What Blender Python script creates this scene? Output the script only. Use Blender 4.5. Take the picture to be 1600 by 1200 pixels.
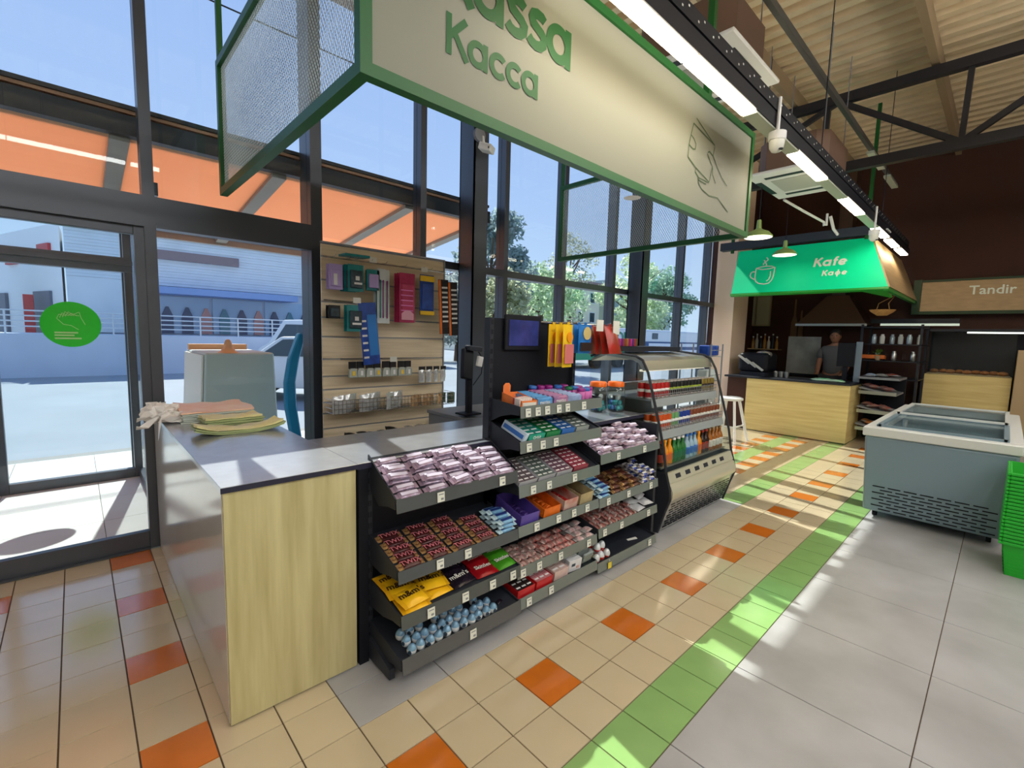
import bpy, bmesh, math, random
from mathutils import Vector, Matrix
random.seed(7)
S = bpy.context.scene
COL = S.collection
for o in list(bpy.data.objects): bpy.data.objects.remove(o)

# ---------------- camera ----------------
cd = bpy.data.cameras.new('camera'); cam = bpy.data.objects.new('camera', cd); COL.objects.link(cam)
RM = Matrix(((0.7294120, 0.0504077, -0.6822149), (-0.6835347, 0.0933207, -0.7239278), (0.0271733, 0.9943592, 0.1025247)))
cam.matrix_world = Matrix.Translation((-0.68749, -1.49753, 1.44259)) @ RM.to_4x4()
cd.sensor_width = 36; cd.lens = 724.6175 * 36 / 1600; cd.clip_start = 0.02; cd.clip_end = 500
S.camera = cam
# ---------------- view ----------------
S.view_settings.view_transform = 'Standard'; S.view_settings.look = 'None'
S.view_settings.gamma = 1.0; S.view_settings.use_curve_mapping = False
S.view_settings.exposure = 0.45
# ---------------- sky ----------------
W = bpy.data.worlds.new('sky'); S.world = W; W.use_nodes = True
nt = W.node_tree; nt.nodes.clear()
wo = nt.nodes.new('ShaderNodeOutputWorld'); bg = nt.nodes.new('ShaderNodeBackground')
tc = nt.nodes.new('ShaderNodeTexCoord'); sx = nt.nodes.new('ShaderNodeSeparateXYZ'); cr = nt.nodes.new('ShaderNodeValToRGB')
cr.color_ramp.elements[0].position = 0.0; cr.color_ramp.elements[0].color = (0.52, 0.66, 0.82, 1)
cr.color_ramp.elements[1].position = 0.75; cr.color_ramp.elements[1].color = (0.23, 0.35, 0.68, 1)
e = cr.color_ramp.elements.new(0.25); e.color = (0.37, 0.50, 0.76, 1)
nt.links.new(tc.outputs['Generated'], sx.inputs[0]); nt.links.new(sx.outputs['Z'], cr.inputs[0])
nt.links.new(cr.outputs[0], bg.inputs['Color']); bg.inputs['Strength'].default_value = 1.0
nt.links.new(bg.outputs[0], wo.inputs[0])
# ---------------- sun ----------------
sl = bpy.data.lights.new('sun', 'SUN'); sl.energy = 5.2; sl.color = (1.0, 0.95, 0.86); sl.angle = 0.009
sun = bpy.data.objects.new('sun', sl); COL.objects.link(sun)
sun.rotation_euler = Vector((0.124, 0.673, 0.729)).to_track_quat('Z', 'Y').to_euler(); sun.location = (3, 12, 14)
LED_STRENGTH = 16.0
FILL_LED = 17.0      # emission of the unseen light rows added to fill the room
# ---------------- materials ----------------
MATS = {}
def lin(c):
    return tuple((x/12.92 if x <= .04045 else ((x+.055)/1.055)**2.4) for x in c)
def rgb(r, g, b): return lin((r/255, g/255, b/255))
def coat(m, w=.7, r=.05, ior=1.9):
    b = m.node_tree.nodes['Principled BSDF']; b.inputs['Coat Weight'].default_value = w; b.inputs['Coat Roughness'].default_value = r; b.inputs['Coat IOR'].default_value = ior; return m
def mat(name, c, rough=.5, metal=0.0, var=0.0, scale=8.0, stretch=(1, 1, 1), bump=0.0, emit=0.0, spec=.5, c2=None, detail=3.0):
    if name in MATS: return MATS[name]
    m = bpy.data.materials.new(name); m.use_nodes = True; n = m.node_tree.nodes; L = m.node_tree.links
    b = n['Principled BSDF']; b.inputs['Base Color'].default_value = (*c, 1); b.inputs['Roughness'].default_value = rough
    b.inputs['Metallic'].default_value = metal; b.inputs['Specular IOR Level'].default_value = spec
    if emit: b.inputs['Emission Color'].default_value = (*c, 1); b.inputs['Emission Strength'].default_value = emit
    if var or bump:
        t = n.new('ShaderNodeTexCoord'); mp = n.new('ShaderNodeMapping'); mp.inputs['Scale'].default_value = stretch
        nz = n.new('ShaderNodeTexNoise'); nz.inputs['Scale'].default_value = scale; nz.inputs['Detail'].default_value = detail
        L.new(t.outputs['Object'], mp.inputs[0]); L.new(mp.outputs[0], nz.inputs['Vector'])
        if var:
            r = n.new('ShaderNodeValToRGB'); r.color_ramp.elements[0].position = .3; r.color_ramp.elements[1].position = .7
            k = c2 if c2 else tuple(max(0, x*(1-var)) for x in c)
            r.color_ramp.elements[0].color = (*k, 1); r.color_ramp.elements[1].color = (*(c if c2 else tuple(min(1, x*(1+var)) for x in c)), 1)
            L.new(nz.outputs['Fac'], r.inputs[0]); L.new(r.outputs[0], b.inputs['Base Color'])
        if bump:
            bp = n.new('ShaderNodeBump'); bp.inputs['Strength'].default_value = bump; bp.inputs['Distance'].default_value = .01
            L.new(nz.outputs['Fac'], bp.inputs['Height']); L.new(bp.outputs[0], b.inputs['Normal'])
    MATS[name] = m
    return m
def glass(name, tint=(1, 1, 1), refl=.5, rough=0.0):
    if name in MATS: return MATS[name]
    m = bpy.data.materials.new(name); m.use_nodes = True; n = m.node_tree.nodes; L = m.node_tree.links; n.clear()
    out = n.new('ShaderNodeOutputMaterial'); mx = n.new('ShaderNodeMixShader'); t = n.new('ShaderNodeBsdfTransparent'); g = n.new('ShaderNodeBsdfGlossy')
    lw = n.new('ShaderNodeLayerWeight'); lw.inputs[0].default_value = .5; pw = n.new('ShaderNodeMath'); pw.operation = 'POWER'; pw.inputs[1].default_value = 4.0
    mu = n.new('ShaderNodeMath'); mu.operation = 'MULTIPLY_ADD'; mu.inputs[1].default_value = refl; mu.inputs[2].default_value = .04*refl
    t.inputs[0].default_value = (*tint, 1); g.inputs['Roughness'].default_value = rough
    L.new(lw.outputs['Facing'], pw.inputs[0]); L.new(pw.outputs[0], mu.inputs[0]); L.new(mu.outputs[0], mx.inputs[0]); L.new(t.outputs[0], mx.inputs[1]); L.new(g.outputs[0], mx.inputs[2]); L.new(mx.outputs[0], out.inputs[0])
    MATS[name] = m; return m
def translucent(name, c, trans=.45):
    if name in MATS: return MATS[name]
    m = bpy.data.materials.new(name); m.use_nodes = True; n = m.node_tree.nodes; L = m.node_tree.links; n.clear()
    out = n.new('ShaderNodeOutputMaterial'); mx = n.new('ShaderNodeMixShader'); t = n.new('ShaderNodeBsdfTranslucent'); g = n.new('ShaderNodeBsdfDiffuse')
    t.inputs[0].default_value = (*c, 1); g.inputs[0].default_value = (*c, 1); mx.inputs[0].default_value = trans
    L.new(g.outputs[0], mx.inputs[1]); L.new(t.outputs[0], mx.inputs[2]); L.new(mx.outputs[0], out.inputs[0])
    MATS[name] = m; return m
M_black = mat('black_powder_coat', (.008, .009, .014), .5, spec=.22)
M_dark = mat('dark_graphite_metal', (.022, .025, .034), .42, spec=.3)
M_frame = mat('grey_window_frame', (.085, .095, .115), .34, .55)
M_framew = mat('light_frame_metal', (.33, .34, .36), .35, .4)
M_steel = mat('brushed_steel', (.55, .56, .54), .28, .9, var=.06, scale=40, stretch=(1, 1, 12))
M_oak = mat('oak_laminate', rgb(204, 196, 148), .38, var=.16, scale=3.0, stretch=(7, 7, .55), c2=rgb(170, 158, 110), detail=6)
M_oakh = mat('oak_laminate_flat', rgb(236, 214, 146), .4, var=.16, scale=3.0, stretch=(1, .6, 9), c2=rgb(216, 188, 120), detail=6)
M_slat = mat('slat_board_wood', rgb(224, 208, 180), .45, var=.12, scale=3, stretch=(.8, 2, 14), c2=rgb(200, 182, 152), detail=6)
M_sidepanel = mat('pale_gloss_laminate', rgb(205, 200, 192), .12, var=.03, scale=3)
M_slate = mat('slate_worktop', (.21, .225, .26), .2, spec=.9, var=.12, scale=14)
coat(M_slate, .8, .3, 1.9)
M_green = mat('green_paint', rgb(14, 88, 32), .45)
M_edge = mat('dark_edge_band', rgb(34, 34, 56), .4)
M_greend = mat('sign_green_letters', rgb(12, 88, 36), .6)
M_sign = mat('sign_beige_panel', rgb(134, 135, 122), .65)
M_white = mat('white_plastic', (.78, .78, .76), .35)
M_offw = mat('off_white_card', (.68, .68, .63), .6)
M_tag = mat('price_tag_paper', (.72, .74, .66), .5)
M_grey = mat('mid_grey_plastic', (.22, .23, .25), .45)
M_glass = glass('window_glass', (.93, .97, .98), .5)
M_clear = glass('clear_plastic', (.93, .95, .94), .7, .05)
M_stripclear = mat('smoky_price_strip', rgb(112, 120, 116), .2, spec=.7)
M_stripdark = mat('dark_price_strip', rgb(74, 78, 80), .22, spec=.7)
ORD = ['first', 'second', 'third', 'fourth', 'fifth', 'sixth', 'seventh', 'eighth', 'ninth', 'tenth', 'eleventh', 'twelfth', 'thirteenth', 'fourteenth', 'fifteenth', 'sixteenth', 'seventeenth', 'eighteenth', 'nineteenth', 'twentieth']
# ---------------- mesh builder ----------------
class MB:
    def __init__(s): s.v = []; s.f = []; s.m = []
    def add(s, vs, fs, mi=0):
        k = len(s.v); s.v += [tuple(x) for x in vs]; s.f += [tuple(k+i for i in f) for f in fs]; s.m += [mi]*len(fs); return s
    def box(s, x0, x1, y0, y1, z0, z1, mi=0):
        return s.add([(x0,y0,z0),(x1,y0,z0),(x1,y1,z0),(x0,y1,z0),(x0,y0,z1),(x1,y0,z1),(x1,y1,z1),(x0,y1,z1)],
                     [(0,3,2,1),(4,5,6,7),(0,1,5,4),(1,2,6,5),(2,3,7,6),(3,0,4,7)], mi)
    def hexa(s, p, mi=0):   # 8 points, bottom loop then top loop
        return s.add(p, [(0,3,2,1),(4,5,6,7),(0,1,5,4),(1,2,6,5),(2,3,7,6),(3,0,4,7)], mi)
    def prism(s, pts, axis, a, b, mi=0):   # polygon in the other two axes, extruded along axis from a to b
        def P(p, t): return {'x': (t, p[0], p[1]), 'y': (p[0], t, p[1]), 'z': (p[0], p[1], t)}[axis]
        n = len(pts); vs = [P(p, a) for p in pts]+[P(p, b) for p in pts]
        return s.add(vs, [tuple(range(n)), tuple(range(2*n-1, n-1, -1))]+[(i, (i+1) % n, n+(i+1) % n, n+i) for i in range(n)], mi)
    def beam(s, a, b, w, h=None, mi=0, up=(0, 0, 1)):
        h = h or w; a = Vector(a); b = Vector(b); d = (b-a).normalized(); u = Vector(up)
        if abs(d.dot(u)) > .98: u = Vector((1, 0, 0))
        r = d.cross(u).normalized(); u = r.cross(d)
        c = [r*(-w/2)+u*(-h/2), r*(w/2)+u*(-h/2), r*(w/2)+u*(h/2), r*(-w/2)+u*(h/2)]
        return s.add([a+x for x in c]+[b+x for x in c], [(0,1,2,3),(7,6,5,4),(0,4,5,1),(1,5,6,2),(2,6,7,3),(3,7,4,0)], mi)
    def tube(s, path, r, n=8, mi=0, cap=True):
        P = [Vector(p) for p in path]; rings = []; ref = None
        for i, p in enumerate(P):
            d = (P[min(i+1, len(P)-1)]-P[max(i-1, 0)]).normalized()
            if ref is None:
                ref = Vector((0, 0, 1)) if abs(d.z) < .9 else Vector((1, 0, 0))
            x = d.cross(ref).normalized(); y = x.cross(d); ref = y
            rr = r[i] if isinstance(r, (list, tuple)) else r
            rings.append([p+x*math.cos(2*math.pi*k/n)*rr+y*math.sin(2*math.pi*k/n)*rr for k in range(n)])
        vs = [v for g in rings for v in g]; fs = []
        for i in range(len(P)-1):
            for k in range(n): fs.append((i*n+k, i*n+(k+1) % n, (i+1)*n+(k+1) % n, (i+1)*n+k))
        if cap: fs += [tuple(range(n-1, -1, -1)), tuple(range((len(P)-1)*n, len(P)*n))]
        return s.add(vs, fs, mi)
    def lathe(s, prof, n=16, at=(0, 0, 0), mi=0, sx=1, sy=1):
        vs = []; fs = []
        for r, z in prof:
            for k in range(n):
                a = 2*math.pi*k/n; vs.append((at[0]+r*math.cos(a)*sx, at[1]+r*math.sin(a)*sy, at[2]+z))
        for i in range(len(prof)-1):
            for k in range(n): fs.append((i*n+k, i*n+(k+1) % n, (i+1)*n+(k+1) % n, (i+1)*n+k))
        fs += [tuple(range(n-1, -1, -1)), tuple(range((len(prof)-1)*n, len(prof)*n))]
        if isinstance(mi, list):
            s.add(vs, [], 0); k0 = len(s.v)-len(vs)
            for j, f in enumerate(fs):
                seg = j//n if j < n*(len(prof)-1) else (0 if j == n*(len(prof)-1) else len(prof)-2)
                s.f.append(tuple(k0+i for i in f)); s.m.append(mi[seg])
            return s
        return s.add(vs, fs, mi)
    def ell(s, c, r, n=12, m=8, mi=0):
        prof = [(max(1e-4, math.sin(math.pi*i/m)), -math.cos(math.pi*i/m)) for i in range(m+1)]
        vs = [];
        k0 = MB().lathe(prof, n)
        return s.add([(c[0]+x*r[0], c[1]+y*r[1], c[2]+z*r[2]) for x, y, z in k0.v], k0.f, mi)
    def ribbon(s, pts, w, P, mi=0, closed=False):   # flat stroke of width w; P maps (x,y)->3-D
        pts = [Vector((p[0], p[1])) for p in pts]; n = len(pts); L = []; R = []
        for i in range(n):
            if closed: a = pts[i-1]; b = pts[(i+1) % n]
            else: a = pts[max(i-1, 0)]; b = pts[min(i+1, n-1)]
            d = (b-a); d = d.normalized() if d.length > 1e-9 else Vector((1, 0)); nn = Vector((-d.y, d.x)); k = 1.0
            if 0 < i < n-1 or closed:
                d1 = (pts[i]-pts[i-1]); d1 = d1.normalized() if d1.length > 1e-9 else d; c = abs(nn.dot(Vector((-d1.y, d1.x)))); k = 1/max(c, .6)
            L.append(pts[i]+nn*w/2*k); R.append(pts[i]-nn*w/2*k)
        vs = [P(p.x, p.y) for p in L+R]; fs = [(i, i+1, n+i+1, n+i) for i in range(n-1)]
        if closed: fs.append((n-1, 0, n, 2*n-1))
        return s.add(vs, fs, mi)
    def xf(s, M):
        s.v = [tuple(M @ Vector(p)) for p in s.v]; return s
    def join(s, o, mi=None):
        k = len(s.v); s.v += o.v; s.f += [tuple(k+i for i in f) for f in o.f]; s.m += (o.m if mi is None else [mi]*len(o.f)); return s
    def mesh(s, name, mats, smooth=False, bevel=0.0, seg=1):
        me = bpy.data.meshes.new(name); me.from_pydata(s.v, [], s.f)
        mats = mats if isinstance(mats, (list, tuple)) else [mats]
        for m in mats: me.materials.append(m)
        me.polygons.foreach_set('material_index', s.m)
        bm = bmesh.new(); bm.from_mesh(me)
        bmesh.ops.recalc_face_normals(bm, faces=bm.faces)
        if bevel: bmesh.ops.bevel(bm, geom=[e for e in bm.edges if len(e.link_faces) == 2 and e.calc_face_angle(0) > .5], offset=bevel, segments=seg, profile=.5, affect='EDGES')
        bm.to_mesh(me); bm.free()
        if smooth:
            me.polygons.foreach_set('use_smooth', [True]*len(me.polygons))
            try: me.set_sharp_from_angle(angle=math.radians(40))
            except Exception: pass
        me.update(); return me
def link(name, me, parent=None, loc=(0, 0, 0), rot=(0, 0, 0)):
    o = bpy.data.objects.new(name, me); COL.objects.link(o); o.location = loc; o.rotation_euler = rot
    if parent: o.parent = parent
    return o
def obj(name, mb, mats, parent=None, loc=(0, 0, 0), rot=(0, 0, 0), smooth=False, bevel=0.0, seg=1):
    return link(name, mb.mesh(name, mats, smooth, bevel, seg), parent, loc, rot)
def tag(o, label, cat, group=None):
    o['label'] = label; o['category'] = cat
    if group: o['group'] = group
    return o
def thing(name, label, cat, loc=(0, 0, 0), rot=(0, 0, 0), group=None):
    o = bpy.data.objects.new(name, None); COL.objects.link(o); o.location = loc; o.rotation_euler = rot; o.empty_display_size = .05
    return tag(o, label, cat, group)
def struct(o): o['kind'] = 'structure'; return o
def stuff(o): o['kind'] = 'stuff'; return o
KIDS = {}
def dup(root, loc=None, rot=None, label=None, group=None):
    r = root.copy(); COL.objects.link(r)
    if loc is not None: r.location = loc
    if rot is not None: r.rotation_euler = rot
    if label: r['label'] = label
    if group: r['group'] = group
    if root.name not in KIDS: KIDS[root.name] = [(c, list(c.children)) for c in root.children]
    for c, gs in KIDS[root.name]:
        k = c.copy(); COL.objects.link(k); k.parent = r
        for g in gs:
            q = g.copy(); COL.objects.link(q); q.parent = k
    return r
TXT = {}
def text_mesh(s, size, m, bold=0.0, shear=0.0, depth=0.0006):
    key = (s, size, m.name, bold, shear)
    if key in TXT: return TXT[key]
    cu = bpy.data.curves.new('lettering', 'FONT'); cu.body = s; cu.size = size; cu.align_x = 'CENTER'; cu.align_y = 'CENTER'
    cu.offset = bold*size; cu.shear = shear; cu.extrude = depth; cu.resolution_u = 2
    o = bpy.data.objects.new('lettering', cu); COL.objects.link(o); bpy.context.view_layer.update()
    me = bpy.data.meshes.new_from_object(o.evaluated_get(bpy.context.evaluated_depsgraph_get()))
    me.materials.clear(); me.materials.append(m); bpy.data.objects.remove(o); TXT[key] = me; return me
# stroke letters, x-height 1
def arc(cx, cy, r, a0, a1, n=16): return [(cx+r*math.cos(math.radians(a0+(a1-a0)*i/n)), cy+r*math.sin(math.radians(a0+(a1-a0)*i/n))) for i in range(n+1)]
W_ = .25
GL = {
 'a': ([arc(.5, .5, .375, 0, 360, 28), [(.88, 0), (.88, 1)]], 1.14),
 'K': ([[(.16, 0), (.16, 1.42)], [(.20, .66), (.94, 1.42)], [(.40, .86), (1.0, 0)]], 1.08),
 's': ([[(.66, .80), (.56, .87), (.40, .89), (.25, .84), (.20, .73), (.25, .62), (.40, .55), (.56, .48), (.66, .39), (.64, .24), (.52, .14), (.36, .11), (.20, .15), (.09, .24)]], .84),
 'c': ([arc(.5, .5, .375, 42, 318, 22)], .94),
 'f': ([[(.26, 0), (.26, 1.1), (.31, 1.24), (.43, 1.31), (.58, 1.31)], [(.04, .88), (.56, .88)]], .62),
 'e': ([arc(.5, .5, .375, 0, 322, 24), [(.16, .48), (.84, .48)]], 1.06),
 'ф': ([arc(.55, .5, .375, 0, 360, 28), [(.55, -.4), (.55, 1.42)]], 1.16),
}
def strokes(word, h, P, w=W_, track=0.0):
    mb = MB(); x = 0; k = 0
    for ch in word:
        ls, adv = GL[ch]
        for l in ls:
            k += 1
            closed = len(l) > 20 and (Vector(l[0])-Vector(l[-1])).length < 1e-3
            mb.ribbon([(x+p[0]*h, p[1]*h) for p in (l[:-1] if closed else l)], w*h, (lambda a, b, k=k: P(a, b, k*.00008)), closed=closed)
        x += (adv+track)*h
    return mb
def part(name, mb, mats, root, parent=None, **k):
    L = root.location; mb.xf(Matrix.Translation((-L[0], -L[1], -L[2])))
    return obj(name, mb, mats, parent or root, **k)
def tpart(text, size, m, root, parent, loc, rot, bold=0.0, shear=0.0, name='lettering'):
    L = root.location
    return link(name, text_mesh(text, size, m, bold, shear), parent or root, Vector(loc)-L, rot)
PI = math.pi
# =============== FLOOR ===============
M_grout = mat('floor_grout', rgb(92, 74, 58), .8)
M_cream = mat('cream_floor_tile', rgb(203, 187, 156), .15, var=.05, scale=2.5)
M_orange = mat('orange_floor_tile', rgb(204, 112, 34), .15, var=.08, scale=5)
M_gtile = mat('green_floor_tile', rgb(142, 182, 112), .16, var=.08, scale=4)
M_conc = mat('grey_concrete_slab', rgb(180, 180, 182), .36, var=.13, scale=2.6, detail=8, c2=rgb(156, 155, 155))
for m_ in (M_cream, M_orange, M_gtile): coat(m_, .55, .12, 2.0)
floor = struct(obj('floor', MB().box(-4, 11, -7, 2.2, -.12, -.004), M_grout))
def tilemesh(n, m, s, g):
    b = MB(); h = s-g
    b.hexa([(-h, -h, -.012), (h, -h, -.012), (h, h, -.012), (-h, h, -.012), (-h+.0015, -h+.0015, 0), (h-.0015, -h+.0015, 0), (h-.0015, h-.0015, 0), (-h+.0015, h-.0015, 0)])
    return b.mesh(n, m)
T = {k: tilemesh('tile', m, .1, .0012) for k, m in (('c', M_cream), ('o', M_orange), ('g', M_gtile))}
def tcol(u, v):
    if u < -6: return None
    if v > 3 or (u < -5 and v > 3): return None
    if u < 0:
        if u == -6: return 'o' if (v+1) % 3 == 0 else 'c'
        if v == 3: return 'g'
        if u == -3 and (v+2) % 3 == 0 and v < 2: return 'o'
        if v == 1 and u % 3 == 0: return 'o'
        return 'c'  # the green column by the door is cream too, standing in for glare
    if v >= 0:
        if v == 3: return 'g'
        return 'o' if (v == 1 and u % 3 == 0) else 'c'
    if u < 18: return None
    if v == -1: return 'g'
    if u == 18: return 'g'
    if v == -4: return 'g'
    if v in (-3, -5) and u % 2 == 1: return 'o'
    return 'c'
tl = []
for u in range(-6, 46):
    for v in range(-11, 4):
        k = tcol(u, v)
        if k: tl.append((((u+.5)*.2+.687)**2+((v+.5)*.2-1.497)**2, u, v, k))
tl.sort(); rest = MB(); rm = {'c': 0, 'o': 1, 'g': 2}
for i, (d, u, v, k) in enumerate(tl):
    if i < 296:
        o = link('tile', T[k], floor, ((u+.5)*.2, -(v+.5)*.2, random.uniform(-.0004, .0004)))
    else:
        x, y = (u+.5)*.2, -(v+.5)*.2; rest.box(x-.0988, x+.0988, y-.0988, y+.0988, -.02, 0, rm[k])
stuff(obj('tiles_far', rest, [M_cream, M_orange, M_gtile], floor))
def slab(x0, x1, y0, y1):
    b = MB(); g = .0018
    b.box(x0+g, x1-g, y0+g, y1-g, -.012, 0)
    obj('slab', b, M_conc, floor, bevel=.0012)
xs = [-1.6+.6*i for i in range(16)]
for i in range(15):
    for y1 in (-.8, -1.4, -2.0):
        if xs[i]+.6 > -1.2: slab(xs[i], xs[i]+.6, y1-.6, y1)
for x0, x1 in ((0, .4), (.4, 1.0), (1.0, 1.6), (1.6, 2.2), (2.2, 2.8), (2.8, 3.4), (3.4, 3.6)):
    for y0, y1 in ((0, .2), (.2, .8), (.8, 1.4), (1.4, 2.0)): slab(x0, x1, y0, y1)
stuff(obj('slabs_far', MB().box(-4, 11, -7, -2.602, -.012, 0).box(-4, -1.202, -2.6, 2.2, -.012, 0).box(7.4, 11, -2.6, -.802, -.012, 0), M_conc, floor))
# =============== WALLS, ROOF ===============
M_brown = mat('brown_wall_paint', rgb(66, 32, 18), .7, var=.12, scale=2)
M_pill = mat('pillar_plaster', rgb(255, 226, 202), .7)
M_deck = mat('roof_deck_steel', rgb(220, 198, 160), .4, .1, var=.08, scale=3)
M_trussm = mat('dark_truss_steel', rgb(34, 33, 38), .5)
M_inwall = mat('inner_wall_paint', rgb(190, 180, 165), .8)
struct(obj('wall_right', MB().box(9.7, 9.8, -7, 2.2, 0, 4.7), M_brown))
struct(obj('wall_back', MB().box(-4, 9.7, -7.1, -7, 0, 4.7), M_inwall))
struct(obj('wall_left', MB().box(-4.1, -4, -7, 2.2, 0, 4.7), M_inwall))
struct(obj('wall_front', MB().box(7.76, 9.7, 2.2, 2.3, 0, 4.7).box(-4, -1.5, 2.2, 2.3, 0, 2.06), M_brown))
struct(obj('pillar', MB().box(7.76, 8.4, 1.86, 2.2, 0, 4.65), M_pill))
cb = MB(); x = -4.0; prof = []
while x < 9.8:
    prof += [(x, 4.68), (x+.09, 4.68), (x+.12, 4.77), (x+.18, 4.77), (x+.21, 4.68)]; x += .21
n = len(prof); cb.add([(p[0], -7.1, p[1]) for p in prof]+[(p[0], 2.3, p[1]) for p in prof], [(i, i+1, n+i+1, n+i) for i in range(n-1)])
ceiling = struct(obj('ceiling', cb, M_deck))
struct(obj('roof_slab', MB().box(-4.1, 9.9, -7.1, 3.56, 4.80, 4.92), mat('roof_sheet', rgb(120, 118, 115), .6)))
for i, y in enumerate((-4.8, -3.42, -2.06, -.7, .66, 1.95)):
    struct(obj('trim_%d' % (i+1), MB().box(-4, 9.7, y-.01, y, 4.5, 4.68).box(-4, 9.7, y, y+.06, 4.5, 4.51).box(-4, 9.7, y, y+.06, 4.67, 4.68), mat('purlin_steel', rgb(150, 128, 98), .5)))
def truss(X, lab):
    t = thing('roof_truss', lab, 'truss', (X, -2, 3.6), group=None)
    part('chord', MB().beam((X, -7, 4.42), (X, 2.2, 4.42), .09, .11), M_trussm, t)
    part('chord', MB().beam((X, -7, 3.6), (X, 2.2, 3.6), .09, .11), M_trussm, t)
    ys = [1.9, .2, -.95, -2.1, -3.3, -4.5, -5.7]
    for i in range(len(ys)-1):
        a, b = ((4.4, 3.62) if i % 2 else (3.62, 4.4))
        part('brace', MB().beam((X, ys[i], a), (X, ys[i+1], b), .05, .06), M_trussm, t)
    for y in (.3, -.97, -2.2): part('brace', MB().beam((X, y, 4.4), (X+.02, y+.02, 3.62), .05, .05), M_trussm, t)
    return t
truss(6.28, 'dark steel roof truss crossing above the cafe end of the shop')
# =============== WINDOW WALL ===============
def col_x(x): return x
cols = [-1.35, -.345, .66, 1.62, 2.63, 3.57, 4.60, 5.42, 6.50, 7.46]
H = 4.66
def pane(w, x0, x1, z0, z1, y=2.27): obj('pane', MB().box(x0, x1, y, y+.008, z0, z1), M_glass, w)
for i in range(len(cols)):
    x0 = cols[i]; x1 = cols[i+1] if i+1 < len(cols) else 7.76
    wide = .085 if i == 2 else .06
    dep = 2.42 if i == 2 else 2.33
    fr = MB()
    fr.box(x0, x0+wide, 2.2, dep, (2.06 if i == 0 else 0), H)
    if i == 1: fr.box(x0-.05, x0, 2.215, 2.30, 0, 2.06)
    fr.box(x0+wide, x1, 2.21, 2.33, H-.06, H)
    if i <= 1: fr.box(x0+wide, x1, 2.2, 2.34, 2.06, 2.24).box(x0+wide, x1, 2.185, 2.2, 2.05, 2.075)
    else: fr.box(x0+wide, x1, 2.2, 2.32, 2.06, 2.13)
    if i >= 1: fr.box(x0+wide, x1, 2.2, 2.33, 0, .06)
    w = struct(obj('window_%d' % (i+1), fr, M_frame))
    pane(w, x0+wide, x1, 2.18, H-.05)
    if i >= 1: pane(w, x0+wide, x1, .05, 2.08)
# left lights beyond the doorway
fr = MB().box(-4, -1.35, 2.2, 2.34, 2.06, 2.24).box(-4, -1.35, 2.2, 2.33, H-.06, H).box(-2.6, -2.54, 2.2, 2.33, 2.06, H)
w = struct(obj('window_11', fr, M_frame)); pane(w, -4, -1.35, 2.2, H-.05)
# steel columns standing just inside the glass
for x0, lab in ((2.03, 'second dark steel column, right of the slat board'), (4.93, 'dark steel column behind the hanging sign cage')):
    struct(obj('column', MB().box(x0, x0+.165, 1.96, 1.975, 0, 4.6).box(x0, x0+.165, 2.165, 2.18, 0, 4.6).box(x0+.07, x0+.095, 1.975, 2.165, 0, 4.6).box(x0, x0+.012, 1.96, 2.18, 0, 4.6), M_frame))
# inner door: wide fixed leaf with a bottom rail
d1 = struct(obj('door_1', MB().box(-1.35, -.395, 2.22, 2.27, 0, .115).box(-1.29, -.395, 2.19, 2.3, 0, .012).box(-1.35, -.395, 2.22, 2.27, 2.0, 2.06).box(-1.35, -1.29, 2.22, 2.27, 0, 2.06), M_frame, bevel=.003))
obj('pane', MB().box(-1.29, -.395, 2.24, 2.248, .115, 2.0), M_glass, d1)
# =============== VESTIBULE ===============
M_pave = mat('pale_paving', rgb(206, 204, 198), .6, var=.05, scale=3)
M_asph = mat('street_asphalt', rgb(150, 158, 164), .85, var=.06, scale=.6)
struct(obj('pavement', MB().box(-8, 14, 2.3, 5.6, -.12, -.012), mat('paving_joint', rgb(150, 148, 142), .8)))
pv = bpy.data.objects['pavement']
for i in range(14):
    for j in range(5):
        x0 = -2.4+.6*i; y0 = 2.36+.6*j
        if i < 9: obj('slab', MB().box(x0+.002, x0+.598, y0+.002, y0+.598, -.02, 0), M_pave, pv)
stuff(obj('slabs_far', MB().box(3.0, 14, 2.36, 5.36, -.02, 0), M_pave, pv))
struct(obj('street', MB().box(-40, 90, 5.6, 90, -.3, -.12), M_asph))
d2 = struct(obj('door_2', MB().box(-1.25, -1.155, 4.12, 4.19, 0, 2.06).box(-.33, -.27, 4.12, 4.19, 0, 2.06).box(-1.155, -.33, 4.12, 4.19, 0, .085)
    .box(-1.25, -.27, 4.1, 4.2, 1.93, 2.06).box(-1.25, -.27, 4.06, 4.1, 1.99, 2.03).box(-3, -.27, 4.12, 4.19, 2.30, 2.36).box(-.33, -.27, 4.12, 4.19, 2.06, 2.36), M_frame, bevel=.003))
obj('pane', MB().box(-1.155, -.33, 4.145, 4.153, .085, 1.93), M_glass, d2)
obj('pane', MB().box(-1.25, -.33, 4.145, 4.153, 2.06, 2.30), M_glass, d2)
fr = MB().box(-.30, -.25, 2.34, 4.12, 0, .08).box(-.30, -.25, 2.34, 4.12, 2.28, 2.36)
w = struct(obj('window_12', fr, M_frame)); obj('pane', MB().box(-.28, -.272, 2.34, 4.12, .08, 2.28), M_glass, w)
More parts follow.
